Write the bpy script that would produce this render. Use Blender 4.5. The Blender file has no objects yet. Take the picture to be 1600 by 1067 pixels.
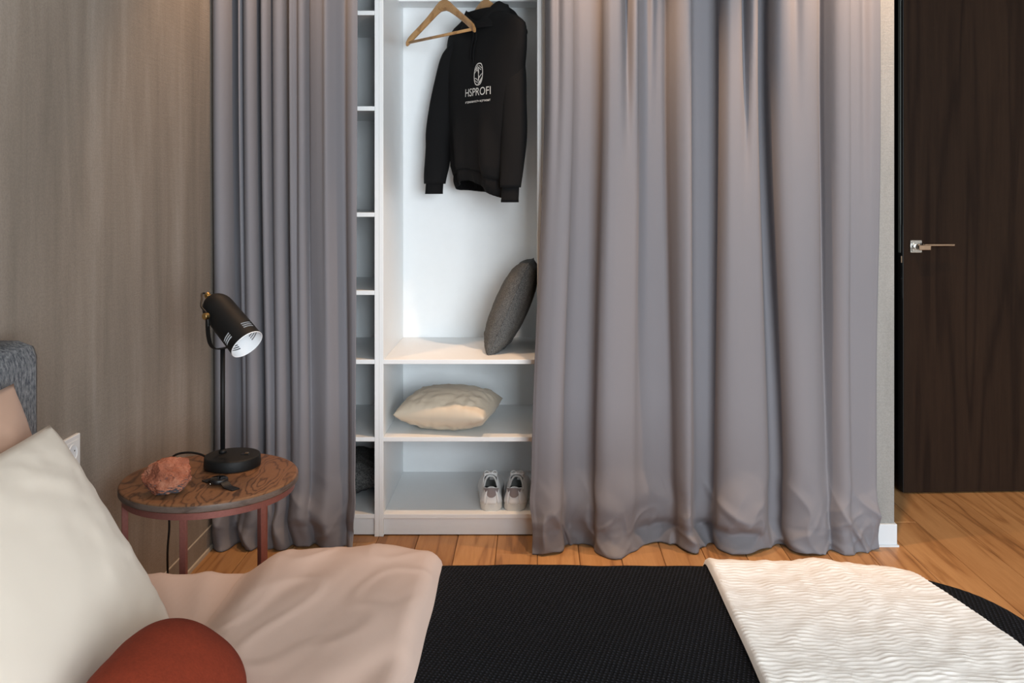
import bpy, bmesh, math, random
from mathutils import Vector, Matrix, noise

random.seed(7)
PI = math.pi
scene = bpy.context.scene
COL = scene.collection

# ------------------------------------------------------------------ camera
cam_d = bpy.data.cameras.new('camera')
cam_d.sensor_width = 36.0
cam_d.lens = 1440 / 1600 * 36.0
cam_d.shift_x = -36 / 1600
cam_d.shift_y = -239.5 / 1600
cam_d.clip_start = 0.05
cam = bpy.data.objects.new('camera', cam_d)
cam.location = (0, 0, 1.25)
cam.rotation_euler = (PI / 2, 0, 0)
COL.objects.link(cam)
scene.camera = cam

# ------------------------------------------------------------------ world / light / exposure
w = bpy.data.worlds.new('sky')
scene.world = w
w.use_nodes = True
bg = w.node_tree.nodes['Background']
bg.inputs[0].default_value = (0.72, 0.83, 1.0, 1)
bg.inputs[1].default_value = 1.0

def area_light(name, loc, rot, sx, sy, power, col):
    l = bpy.data.lights.new(name, 'AREA')
    l.shape = 'RECTANGLE'; l.size = sx; l.size_y = sy
    l.energy = power; l.color = col
    o = bpy.data.objects.new(name, l)
    o.location = loc; o.rotation_euler = rot
    COL.objects.link(o)
    return o

# daylight coming in through the tall window behind the camera
area_light('window_daylight', (1.75, -2.37, 1.45), (PI / 2, 0, 0), 2.6, 2.0, 340, (0.84, 0.93, 1.0))

def spot(name, loc, power, col, size=72, blend=0.6, r=0.018):
    l = bpy.data.lights.new(name, 'SPOT')
    l.energy = power; l.color = col; l.spot_size = math.radians(size); l.spot_blend = blend
    l.shadow_soft_size = r
    o = bpy.data.objects.new(name, l)
    o.location = loc
    COL.objects.link(o)

WARM = (1.0, 0.62, 0.36)
DOWNLIGHTS = [(-0.80, 2.98), (0.18, 2.92), (1.10, 2.92)]
DL_POWER = [58, 100, 130]
for (dx, dy), dp in zip(DOWNLIGHTS, DL_POWER):
    spot('downlight_beam', (dx, dy, 2.672), dp, WARM)

vs = scene.view_settings
vs.view_transform = 'Standard'
vs.look = 'None'
vs.gamma = 1.0
vs.use_curve_mapping = False
vs.exposure = -0.10

# ------------------------------------------------------------------ helpers
F = 1440.0
def P(px, py, Y):
    return Vector(((px - 836) * Y / F, Y, 1.25 - (py - 294) * Y / F))

def lin(c):
    def f(v):
        v /= 255.0
        return v / 12.92 if v <= 0.04045 else ((v + 0.055) / 1.055) ** 2.4
    return (f(c[0]), f(c[1]), f(c[2]), 1.0)

def sm(a, b, x):
    t = max(0.0, min(1.0, (x - a) / (b - a)))
    return t * t * (3 - 2 * t)

def nz(x, y, z=0.0):
    return noise.noise(Vector((x, y, z)))

WL = {}
def thing(name, label, cat, loc=(0, 0, 0), group=None):
    o = bpy.data.objects.new(name, None)
    o.location = loc
    o.empty_display_size = 0.05
    COL.objects.link(o)
    o['label'] = label; o['category'] = cat
    if group: o['group'] = group
    WL[o.name] = Vector(loc)
    return o

def tag(o, label, cat, group=None):
    o['label'] = label; o['category'] = cat
    if group: o['group'] = group
    return o

def mobj(name, verts, faces, mat, parent=None, smooth=True, origin=None):
    """one mesh object from world-space vertices"""
    vv = [Vector(v) for v in verts]
    if parent is not None:
        org = WL[parent.name]
    elif origin is not None:
        org = Vector(origin)
    else:
        xs = [v.x for v in vv]; ys = [v.y for v in vv]; zs = [v.z for v in vv]
        org = Vector(((min(xs) + max(xs)) / 2, (min(ys) + max(ys)) / 2, min(zs)))
    me = bpy.data.meshes.new(name)
    me.from_pydata([tuple(v - org) for v in vv], [], faces)
    me.update()
    if smooth:
        me.polygons.foreach_set('use_smooth', [True] * len(me.polygons))
    if mat: me.materials.append(mat)
    o = bpy.data.objects.new(name, me)
    COL.objects.link(o)
    if parent is not None:
        o.parent = parent
    else:
        o.location = org
    WL[o.name] = org
    return o

def struct(o):
    o['kind'] = 'structure'
    return o

class G:
    """geometry collector"""
    def __init__(s): s.v = []; s.f = []
    def add(s, v, f):
        n = len(s.v)
        s.v += [Vector(q) for q in v]
        s.f += [tuple(i + n for i in q) for q in f]
        return s
    def box(s, x0, x1, y0, y1, z0, z1, b=0.0):
        if b <= 0:
            v = [(x, y, z) for z in (z0, z1) for y in (y0, y1) for x in (x0, x1)]
            f = [(0, 2, 3, 1), (4, 5, 7, 6), (0, 1, 5, 4), (2, 6, 7, 3), (0, 4, 6, 2), (1, 3, 7, 5)]
            return s.add(v, f)
        bm = bmesh.new()
        bmesh.ops.create_cube(bm, size=1)
        for q in bm.verts:
            q.co = Vector(((x0 + x1) / 2 + q.co.x * (x1 - x0), (y0 + y1) / 2 + q.co.y * (y1 - y0), (z0 + z1) / 2 + q.co.z * (z1 - z0)))
        bmesh.ops.bevel(bm, geom=bm.edges[:] , offset=b, segments=2 if b > 0.01 else 1, affect='EDGES', profile=0.5)
        bm.verts.index_update()
        s.add([q.co.copy() for q in bm.verts], [tuple(q.index for q in fc.verts) for fc in bm.faces])
        bm.free()
        return s
    def tube(s, pts, r, n=10, cap=True):
        pts = [Vector(p) for p in pts]
        rr = r if isinstance(r, (list, tuple)) else [r] * len(pts)
        prev = None; base = len(s.v); V = []
        for i, p in enumerate(pts):
            d = (pts[min(i + 1, len(pts) - 1)] - pts[max(i - 1, 0)]).normalized()
            if prev is None:
                a = d.orthogonal().normalized()
            else:
                a = (prev - d * prev.dot(d)).normalized()
            prev = a; b = d.cross(a)
            for k in range(n):
                t = 2 * PI * k / n
                V.append(p + (a * math.cos(t) + b * math.sin(t)) * rr[i])
        Fc = []
        for i in range(len(pts) - 1):
            for k in range(n):
                Fc.append((i * n + k, i * n + (k + 1) % n, (i + 1) * n + (k + 1) % n, (i + 1) * n + k))
        if cap:
            Fc.append(tuple(range(n - 1, -1, -1)))
            Fc.append(tuple((len(pts) - 1) * n + k for k in range(n)))
        return s.add(V, Fc)
    def lathe(s, prof, n=48, mat=None, cap0=True, cap1=True):
        """prof: (radius, z) pairs around local z; mat: Matrix to world"""
        M = mat or Matrix.Identity(4)
        V = []
        for (r, z) in prof:
            for k in range(n):
                t = 2 * PI * k / n
                V.append(M @ Vector((r * math.cos(t), r * math.sin(t), z)))
        Fc = []
        for i in range(len(prof) - 1):
            for k in range(n):
                Fc.append((i * n + k, i * n + (k + 1) % n, (i + 1) * n + (k + 1) % n, (i + 1) * n + k))
        if cap0: Fc.append(tuple(range(n - 1, -1, -1)))
        if cap1: Fc.append(tuple((len(prof) - 1) * n + k for k in range(n)))
        return s.add(V, Fc)
    def grid(s, fn, nu, nv, wrap=False):
        V = [fn(i / (nu if wrap else nu - 1), j / (nv - 1)) for j in range(nv) for i in range(nu)]
        Fc = []
        for j in range(nv - 1):
            for i in range(nu if wrap else nu - 1):
                i2 = (i + 1) % nu
                Fc.append((j * nu + i, j * nu + i2, (j + 1) * nu + i2, (j + 1) * nu + i))
        return s.add(V, Fc)
    def obj(s, name, mat, parent=None, smooth=True, origin=None):
        return mobj(name, s.v, s.f, mat, parent, smooth, origin)

def spline(pts, n=6):
    Q = [Vector(p) for p in pts]; sp = []
    for i in range(len(Q) - 1):
        a, b, c, e = Q[max(i - 1, 0)], Q[i], Q[i + 1], Q[min(i + 2, len(Q) - 1)]
        for k in range(n):
            u = k / n
            sp.append(0.5 * ((2 * b) + (c - a) * u + (2 * a - 5 * b + 4 * c - e) * u * u + (3 * b - a - 3 * c + e) * u ** 3))
    sp.append(Q[-1])
    return sp

def flatshade(o):
    o.data.polygons.foreach_set('use_smooth', [False] * len(o.data.polygons))
    return o

def autosmooth(o, ang=35):
    m = o.data
    bm = bmesh.new(); bm.from_mesh(m)
    for e in bm.edges:
        if len(e.link_faces) == 2 and e.calc_face_angle(0) > math.radians(ang):
            e.smooth = False
    bm.to_mesh(m); bm.free()
    return o

def axes_matrix(org, x, y, z):
    M = Matrix.Identity(4)
    for i in range(3):
        M[i][0] = x[i]; M[i][1] = y[i]; M[i][2] = z[i]; M[i][3] = org[i]
    return M

def zmatrix(org, zdir):
    z = Vector(zdir).normalized()
    x = Vector((0, 1, 0)).cross(z)
    if x.length < 0.1: x = Vector((1, 0, 0))
    x.normalize()
    return axes_matrix(org, x, z.cross(x), z)

# ------------------------------------------------------------------ materials
class N:
    def __init__(s, name):
        s.m = bpy.data.materials.new(name); s.m.use_nodes = True
        s.t = s.m.node_tree; s.b = s.t.nodes['Principled BSDF']
    def n(s, typ, **kw):
        q = s.t.nodes.new(typ)
        for k, v in kw.items(): setattr(q, k, v)
        return q
    def l(s, a, b): s.t.links.new(a, b)
    def coord(s, scale=(1, 1, 1), kind='Object', rot=(0, 0, 0), rnd=False):
        tc = s.n('ShaderNodeTexCoord'); mp = s.n('ShaderNodeMapping')
        mp.inputs['Scale'].default_value = scale; mp.inputs['Rotation'].default_value = rot
        if rnd:
            oi = s.n('ShaderNodeObjectInfo'); ml = s.n('ShaderNodeMath', operation='MULTIPLY'); ml.inputs[1].default_value = 37.0
            s.l(oi.outputs['Random'], ml.inputs[0])
            ad = s.n('ShaderNodeVectorMath', operation='ADD')
            s.l(tc.outputs[kind], ad.inputs[0]); s.l(ml.outputs[0], ad.inputs[1])
            s.l(ad.outputs[0], mp.inputs['Vector'])
        else:
            s.l(tc.outputs[kind], mp.inputs['Vector'])
        return mp.outputs[0]
    def noise(s, vec, scale, detail=6, rough=0.55, dist=0.0):
        q = s.n('ShaderNodeTexNoise'); q.inputs['Scale'].default_value = scale
        q.inputs['Detail'].default_value = detail; q.inputs['Roughness'].default_value = rough
        q.inputs['Distortion'].default_value = dist
        s.l(vec, q.inputs['Vector']); return q.outputs['Fac']
    def ramp(s, fac, stops):
        q = s.n('ShaderNodeValToRGB'); e = q.color_ramp.elements
        while len(e) < len(stops): e.new(0.5)
        for el, (p, c) in zip(e, stops): el.position = p; el.color = c
        s.l(fac, q.inputs[0]); return q.outputs[0]
    def mix(s, fac, a, b, typ='MIX'):
        q = s.n('ShaderNodeMix', data_type='RGBA', blend_type=typ)
        if isinstance(fac, (int, float)): q.inputs[0].default_value = fac
        else: s.l(fac, q.inputs[0])
        for v, i in ((a, 6), (b, 7)):
            if isinstance(v, tuple): q.inputs[i].default_value = v
            else: s.l(v, q.inputs[i])
        return q.outputs[2]
    def math(s, op, a, b=0.0):
        q = s.n('ShaderNodeMath', operation=op)
        for v, i in ((a, 0), (b, 1)):
            if isinstance(v, (int, float)): q.inputs[i].default_value = v
            else: s.l(v, q.inputs[i])
        return q.outputs[0]
    def bump(s, h, strength=0.3, dist=0.002):
        q = s.n('ShaderNodeBump'); q.inputs['Strength'].default_value = strength; q.inputs['Distance'].default_value = dist
        s.l(h, q.inputs['Height']); s.l(q.outputs[0], s.b.inputs['Normal']); return s
    def base(s, c):
        if isinstance(c, tuple): s.b.inputs['Base Color'].default_value = c
        else: s.l(c, s.b.inputs['Base Color'])
        return s
    def set(s, rough=0.5, metal=0.0, spec=0.5, sheen=0.0):
        s.b.inputs['Roughness'].default_value = rough; s.b.inputs['Metallic'].default_value = metal
        s.b.inputs['Specular IOR Level'].default_value = spec
        s.b.inputs['Sheen Weight'].default_value = sheen
        return s

def plain(name, c, rough=0.5, metal=0.0, spec=0.5, var=0.06, vs_=30, bump=0.0):
    k = N(name); v = k.coord()
    f = k.noise(v, vs_, 4)
    lc = lin(c)
    a = tuple(x * (1 - var) for x in lc[:3]) + (1,); b = tuple(min(1, x * (1 + var)) for x in lc[:3]) + (1,)
    k.base(k.mix(f, a, b)).set(rough, metal, spec)
    if bump: k.bump(f, bump, 0.001)
    return k.m

def fabric(name, c, weave=900, rough=0.9, var=0.12, blotch=3.0, bump=0.25, sheen=0.1, speck=None):
    k = N(name); v = k.coord()
    f1 = k.noise(v, weave, 2, 0.7); f2 = k.noise(v, blotch, 5)
    f = k.math('ADD', k.math('MULTIPLY', f1, 0.6), k.math('MULTIPLY', f2, 0.4))
    lc = lin(c)
    a = tuple(x * (1 - var) for x in lc[:3]) + (1,); b = tuple(min(1, x * (1 + var)) for x in lc[:3]) + (1,)
    col = k.mix(f, a, b)
    if speck:
        sp = k.noise(k.coord(speck[1]), speck[2], 3, 0.8)
        col = k.mix(k.ramp(sp, [(0.38, (0, 0, 0, 1)), (0.66, (1, 1, 1, 1))]), col, lin(speck[0]))
    k.base(col).set(rough, 0, 0.2, sheen)
    k.bump(f1, bump, 0.001)
    return k.m

def plaster(name, c1, c2, c3):
    k = N(name)
    v1 = k.coord((5.0, 5.0, 0.55)); big = k.noise(v1, 1.6, 7, 0.6, 0.3)
    v2 = k.coord((22, 22, 1.6)); streak = k.noise(v2, 2.0, 6, 0.65)
    v3 = k.coord((3, 3, 55)); hor = k.noise(v3, 3.0, 4, 0.7, 0.4)
    fine = k.noise(k.coord(), 190, 3, 0.7)
    col = k.ramp(big, [(0.30, lin(c1)), (0.52, lin(c2)), (0.72, lin(c3))])
    col = k.mix(k.math('MULTIPLY', streak, 0.55), col, lin(c2), 'MIX')
    g = k.ramp(fine, [(0.3, (0.84, 0.84, 0.84, 1)), (0.7, (1.10, 1.10, 1.10, 1))])
    col = k.mix(0.75, col, g, 'MULTIPLY')
    k.base(col).set(0.85, 0, 0.25)
    h = k.math('ADD', k.math('MULTIPLY', fine, 0.5), k.math('ADD', k.math('MULTIPLY', hor, 0.6), k.math('MULTIPLY', streak, 0.5)))
    k.bump(h, 0.45, 0.003)
    return k.m

def wood(name, dark, mid, light, grain=(6, 0.5, 6), rot=(0, 0, 0), rough=0.45, rnd=False, toneamt=0.0, rings=9.0, ringamt=0.35, spec=0.4, bump=0.12):
    """contour-like growth rings drawn from a stretched noise field, plus fine fibre"""
    k = N(name)
    v = k.coord(grain, rot=rot, rnd=rnd)
    fld = k.noise(v, 1.0, 3, 0.45, 0.25)
    ring = k.math('SINE', k.math('MULTIPLY', fld, rings * 6.283))
    ring = k.ramp(ring, [(0.0, (1, 1, 1, 1)), (0.75, (0.55, 0.55, 0.55, 1)), (1.0, (0, 0, 0, 1))])
    fib = k.noise(k.coord((grain[0] * 9, grain[1] * 9, grain[2] * 9), rot=rot, rnd=rnd), 1.4, 5, 0.7)
    big = k.noise(k.coord((grain[0] * 0.35, grain[1] * 0.6, grain[2] * 0.35), rot=rot, rnd=rnd), 1.3, 4, 0.6)
    f = k.math('ADD', k.math('MULTIPLY', ring, ringamt), k.math('ADD', k.math('MULTIPLY', fib, 0.40), k.math('MULTIPLY', big, 0.60 - ringamt * 0.5)))
    col = k.ramp(f, [(0.30, lin(dark)), (0.52, lin(mid)), (0.76, lin(light))])
    if toneamt:
        oi = k.n('ShaderNodeObjectInfo')
        tone = k.ramp(oi.outputs['Random'], [(0.0, (1 - toneamt, 1 - toneamt * 1.1, 1 - toneamt * 1.15, 1)), (0.45, (1, 1, 1, 1)), (1.0, (1 + toneamt * .4, 1 + toneamt * .35, 1 + toneamt * .25, 1))])
        col = k.mix(1.0, col, tone, 'MULTIPLY')
    k.base(col).set(rough, 0, spec)
    k.bump(fib, bump, 0.001)
    return k.m

MAT = {}
MAT['plaster'] = plaster('brown_grey_plaster', (119, 110, 100), (142, 132, 121), (164, 155, 145))
MAT['concrete'] = plaster('pale_plaster', (124, 124, 122), (142, 142, 139), (158, 157, 154))
MAT['ceiling'] = plain('ceiling_paint', (214, 210, 203), 0.9)
MAT['white_wall'] = plain('wall_paint', (150, 142, 133), 0.9)
MAT['melamine'] = plain('white_melamine', (236, 239, 240), 0.35, 0, 0.4, 0.02)
MAT['baseboard'] = plain('white_baseboard_paint', (206, 214, 220), 0.4, 0, 0.4, 0.02)
MAT['trimline'] = plain('pale_trim_line', (186, 178, 165), 0.5)
MAT['oak'] = wood('oak_floor', (116, 80, 49), (158, 115, 73), (180, 138, 93), (8, 0.6, 8), rough=0.45, rnd=True, toneamt=0.28, rings=7, ringamt=0.2, spec=0.3)
MAT['subfloor'] = plain('dark_joint', (60, 38, 22), 0.9)
MAT['door'] = wood('dark_stained_oak', (26, 17, 12), (36, 25, 18), (46, 33, 24), (6, 6, 0.35), rough=0.7, rings=6, ringamt=0.2, spec=0.08)
MAT['black_frame'] = plain('black_frame', (16, 16, 16), 0.5)
MAT['seal'] = plain('grey_seal', (104, 108, 104), 0.6)
MAT['chrome'] = plain('brushed_nickel', (205, 203, 198), 0.22, 1.0, 0.5, 0.03)
MAT['bronze'] = plain('brown_nickel', (158, 134, 112), 0.3, 1.0, 0.5, 0.03)
MAT['darkgrey_metal'] = plain('dark_grey_metal', (52, 54, 52), 0.45, 0.3)
MAT['curtain'] = fabric('grey_curtain_cloth', (124, 123, 128), 1500, 0.8, 0.05, 2.0, 0.2, 0.05)
MAT['headboard'] = fabric('blue_grey_tweed', (78, 83, 91), 420, 0.95, 0.3, 5, 0.6, 0.0, ((150, 153, 156), (1, 1, 0.35), 150))
MAT['beige'] = fabric('beige_cotton', (206, 179, 164), 1300, 0.85, 0.05, 4, 0.12)
MAT['blush'] = fabric('blush_cotton', (190, 155, 134), 1300, 0.85, 0.05, 4, 0.12)
MAT['ivory'] = fabric('ivory_cotton', (224, 214, 200), 1300, 0.85, 0.03, 4, 0.12)
MAT['shelfpillow'] = fabric('sand_satin', (205, 192, 172), 1300, 0.6, 0.04, 4, 0.1)
MAT['rust'] = fabric('rust_velvet', (124, 49, 29), 260, 0.95, 0.45, 45, 0.5, 0.0)
MAT['charcoal'] = fabric('charcoal_wool', (62, 63, 64), 520, 0.95, 0.3, 6, 0.6, 0.0, ((112, 112, 110), (1, 1, 1), 300))
MAT['knit'] = fabric('dark_knit', (48, 49, 50), 400, 0.95, 0.35, 8, 0.7, 0.0, ((120, 120, 118), (1, 1, 1), 240))
MAT['mattress_side'] = fabric('mattress_cloth', (190, 170, 152), 900)
MAT['black_lamp'] = plain('black_powder_coat', (11, 11, 11), 0.6, 0.0, 0.3, 0.05)
MAT['lamp_white'] = plain('white_enamel', (240, 242, 244), 0.45)
MAT['brass'] = plain('brass', (188, 158, 104), 0.3, 1.0, 0.5, 0.04)
MAT['cable'] = plain('black_cable', (14, 14, 14), 0.4)
MAT['copper'] = plain('copper_metal', (150, 98, 90), 0.45, 0.55, 0.5, 0.18, 160, 0.25)
MAT['table_wood'] = wood('dark_oak_table', (42, 26, 18), (92, 62, 41), (120, 84, 57), (14, 4.2, 14), rot=(0, 0, 0.75), rough=0.45, rings=11, ringamt=0.30, spec=0.3)
MAT['table_edge'] = wood('dark_edge_band', (66, 54, 47), (92, 78, 70), (112, 98, 90), (8, 8, 30), rough=0.5, rings=3, ringamt=0.2)
MAT['hoodie'] = fabric('black_jersey', (20, 20, 21), 900, 0.95, 0.1, 4, 0.2, 0.0)
MAT['rib'] = fabric('black_ribbing', (17, 17, 18), 500, 0.95, 0.1, 4, 0.3, 0.0)
MAT['print'] = plain('white_print', (225, 222, 216), 0.7)
MAT['hanger'] = wood('pale_hanger_wood', (132, 92, 52), (176, 132, 84), (198, 156, 106), (12, 12, 12), rough=0.4, rings=4, ringamt=0.2)
MAT['plastic'] = plain('white_plastic', (232, 230, 228), 0.35)
MAT['shoe_white'] = plain('off_white_leather', (228, 230, 230), 0.5, 0, 0.4, 0.05, 60, 0.1)
MAT['shoe_sole'] = plain('cream_rubber', (216, 214, 208), 0.65, 0, 0.3, 0.06, 60)
MAT['shoe_grey'] = plain('taupe_suede', (138, 130, 130), 0.85, 0, 0.2, 0.08, 80)
MAT['shoe_dark'] = plain('shoe_lining', (70, 70, 72), 0.9)
MAT['lace'] = plain('white_lace', (210, 210, 208), 0.8)
MAT['watch'] = plain('black_rubber', (16, 16, 17), 0.5)
MAT['glass_black'] = plain('watch_glass', (10, 11, 12), 0.06, 0, 0.8)
MAT['steel'] = plain('steel', (170, 172, 175), 0.2, 1.0)

def rock_mat():
    k = N('red_sandstone'); v = k.coord()
    f = k.noise(v, 22, 8, 0.65, 0.3); f2 = k.noise(v, 120, 4, 0.7)
    col = k.ramp(f, [(0.3, lin((112, 60, 42))), (0.5, lin((156, 94, 70))), (0.7, lin((190, 136, 110)))])
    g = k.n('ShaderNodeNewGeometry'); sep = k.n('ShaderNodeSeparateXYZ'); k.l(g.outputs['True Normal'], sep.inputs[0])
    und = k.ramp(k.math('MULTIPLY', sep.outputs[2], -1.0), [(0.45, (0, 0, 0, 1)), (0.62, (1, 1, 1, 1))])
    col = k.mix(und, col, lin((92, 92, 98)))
    k.base(col).set(0.85, 0, 0.3)
    k.bump(k.math('ADD', f, k.math('MULTIPLY', f2, 0.7)), 1.0, 0.006)
    return k.m
MAT['rock'] = rock_mat()

def waffle_mat():
    """black bedspread with small raised diamond weave"""
    k = N('black_waffle_weave'); tc = k.n('ShaderNodeTexCoord'); sep = k.n('ShaderNodeSeparateXYZ'); k.l(tc.outputs['Object'], sep.inputs[0])
    w1 = k.math('SINE', k.math('MULTIPLY', k.math('ADD', sep.outputs[0], k.math('MULTIPLY', sep.outputs[1], 0.55)), 520.0))
    w2 = k.math('SINE', k.math('MULTIPLY', k.math('SUBTRACT', k.math('MULTIPLY', sep.outputs[0], 0.55), sep.outputs[1]), 520.0))
    p = k.math('MULTIPLY', w1, w2)
    nn = k.noise(tc.outputs['Object'], 320, 3, 0.7)
    pp = k.math('ADD', p, k.math('MULTIPLY', k.math('SUBTRACT', nn, 0.5), 1.6))
    col = k.ramp(pp, [(0.35, lin((13, 13, 15))), (1.0, lin((54, 55, 64)))])
    k.base(col).set(0.9, 0, 0.15)
    k.bump(pp, 0.8, 0.003)
    return k.m
MAT['waffle'] = waffle_mat()

def throw_mat():
    k = N('ivory_matelasse'); v = k.coord()
    f1 = k.noise(v, 900, 3, 0.7); f2 = k.noise(v, 10, 3)
    k.base(k.mix(f2, lin((240, 235, 228)), lin((248, 245, 241)))).set(0.9, 0, 0.15)
    k.bump(f1, 0.25, 0.001)
    return k.m
MAT['throw'] = throw_mat()

# ------------------------------------------------------------------ the room
XL = -1.128          # left wall face
XR = 3.8
YB = 3.83            # rear wall face
YF = -2.2           # window wall face (behind the camera)
ZC = 2.70

g = G().box(XL, XR, YF, 5.2, -0.06, -0.012)
floor = struct(g.obj('floor', MAT['subfloor'], smooth=False, origin=(0, 0, 0)))
# oak planks running away from the window wall, one object each
PW = 0.142
plank_meshes = {}
def plank_mesh(L):
    L = round(L, 2)
    if L in plank_meshes: return plank_meshes[L]
    q = G(); h = 0.0016; wv, lv = PW / 2 - 0.0008, L / 2 - 0.0008
    v = [(-wv, -lv, -0.012), (wv, -lv, -0.012), (wv, lv, -0.012), (-wv, lv, -0.012),
         (-wv, -lv, -h), (wv, -lv, -h), (wv, lv, -h), (-wv, lv, -h),
         (-wv + h, -lv + h, 0), (wv - h, -lv + h, 0), (wv - h, lv - h, 0), (-wv + h, lv - h, 0)]
    f = []
    for a in (0, 4):
        for k in range(4):
            f.append((a + k, a + (k + 1) % 4, a + 4 + (k + 1) % 4, a + 4 + k))
    f.append((8, 9, 10, 11))
    me = bpy.data.meshes.new('plank')
    me.from_pydata(v, [], f); me.update(); me.materials.append(MAT['oak'])
    plank_meshes[L] = me
    return me
rp = random.Random(3)
nx = int((XR - XL) / PW) + 1
for i in range(nx):
    x = XL + PW / 2 + i * PW
    if x + PW / 2 > XR + 0.1: break
    y = YF + rp.choice([-0.9, -0.6, -0.3, 0.0])
    while y < 4.6:
        L = rp.choice([0.7, 0.95, 1.2, 1.5])
        y0, y1 = max(y, YF), min(y + L, 4.6)
        if y1 - y0 > 0.05:
            o = bpy.data.objects.new('plank', plank_mesh(y1 - y0))
            o.location = (x, (y0 + y1) / 2, 0)
            o.parent = floor
            COL.objects.link(o)
        y += L

struct(G().box(XL - 0.15, XL, YF - 0.15, 4.0, -0.06, ZC + 0.1).obj('wall_left', MAT['plaster'], smooth=False))
struct(G().box(XL, 1.257, YB, YB + 0.12, 0, ZC).obj('wall_back', MAT['white_wall'], smooth=False))
struct(G().box(1.12, 1.257, 3.226, YB, 0, ZC).obj('wall_partition', MAT['concrete'], smooth=False))
# door wall around the opening
gw = G().box(1.257, 1.44, YB + 0.01, YB + 0.12, 0, ZC)
gw.box(2.40, XR, YB + 0.01, YB + 0.12, 0, ZC)
gw.box(1.44, 2.40, YB + 0.01, YB + 0.12, 2.42, ZC)
struct(gw.obj('wall_door_side', MAT['concrete'], smooth=False))
struct(G().box(XR, XR + 0.12, YF - 0.15, 5.2, 0, ZC).obj('wall_right', MAT['white_wall'], smooth=False))
struct(G().box(XL - 0.15, XR + 0.12, YF - 0.15, 5.2, ZC, ZC + 0.1).obj('ceiling', MAT['ceiling'], smooth=False))
# hall beyond the door, its unlit dark put into the black wall colour
gh = G().box(1.2, XR, 5.05, 5.2, 0, ZC)
gh.box(1.10, 1.2, YB + 0.12, 5.2, 0, ZC)
struct(gh.obj('wall_hall', MAT['black_frame'], smooth=False))
# window wall
WX0, WX1, WZ0, WZ1 = 0.40, 3.10, 0.40, 2.50
gf = G().box(XL, WX0, YF - 0.15, YF, 0, ZC)
gf.box(WX1, XR, YF - 0.15, YF, 0, ZC)
gf.box(WX0, WX1, YF - 0.15, YF, 0, WZ0)
gf.box(WX0, WX1, YF - 0.15, YF, WZ1, ZC)
struct(gf.obj('wall_front', MAT['white_wall'], smooth=False))
gwn = G()
for xx in (WX0, WX0 + 0.90, WX0 + 1.80, WX1):
    gwn.box(xx - 0.03, xx + 0.03, YF - 0.10, YF - 0.04, WZ0, WZ1)
gwn.box(WX0, WX1, YF - 0.10, YF - 0.04, WZ0, WZ0 + 0.06)
gwn.box(WX0, WX1, YF - 0.10, YF - 0.04, WZ1 - 0.06, WZ1)
struct(gwn.obj('window_1', MAT['plastic'], smooth=False))

# skirting
struct(G().box(XL, XL + 0.003, 1.9, 3.80, 0.012, 0.075).obj('baseboard_left', MAT['plaster'], smooth=False))
struct(G().box(XL, XL + 0.0035, 1.9, 3.80, 0.0755, 0.0790).obj('trim_1', MAT['trimline'], smooth=False))
struct(G().box(XL, XL + 0.010, 1.9, 3.80, 0.0, 0.012).obj('trim_2', MAT['trimline'], smooth=False))
gb = G().box(1.10, 1.263, 3.214, 3.226, 0.006, 0.078, 0.0015)
gb.box(1.257, 1.263, 3.226, YB, 0.006, 0.078, 0.0015)
gb.box(1.10, 1.268, 3.209, 3.226, 0.0, 0.006)
struct(gb.obj('baseboard_right', MAT['baseboard'], smooth=False))

# recessed ceiling downlights (above the frame)
for i, (dx, dy) in enumerate(DOWNLIGHTS):
    t = thing('downlight', 'small round recessed ceiling downlight above ' + ('the bedside lamp', 'the edge of the open wardrobe bay', 'the partition end of the long curtain')[i], 'lamp', (dx, dy, 2.676), 'ceiling downlights')
    Mx = Matrix.Translation((dx, dy, 0))
    G().lathe([(0.045, 2.699), (0.045, 2.692), (0.034, 2.690), (0.032, 2.699)], 32, Mx, False, False).obj('rim', MAT['lamp_white'], t)

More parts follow.
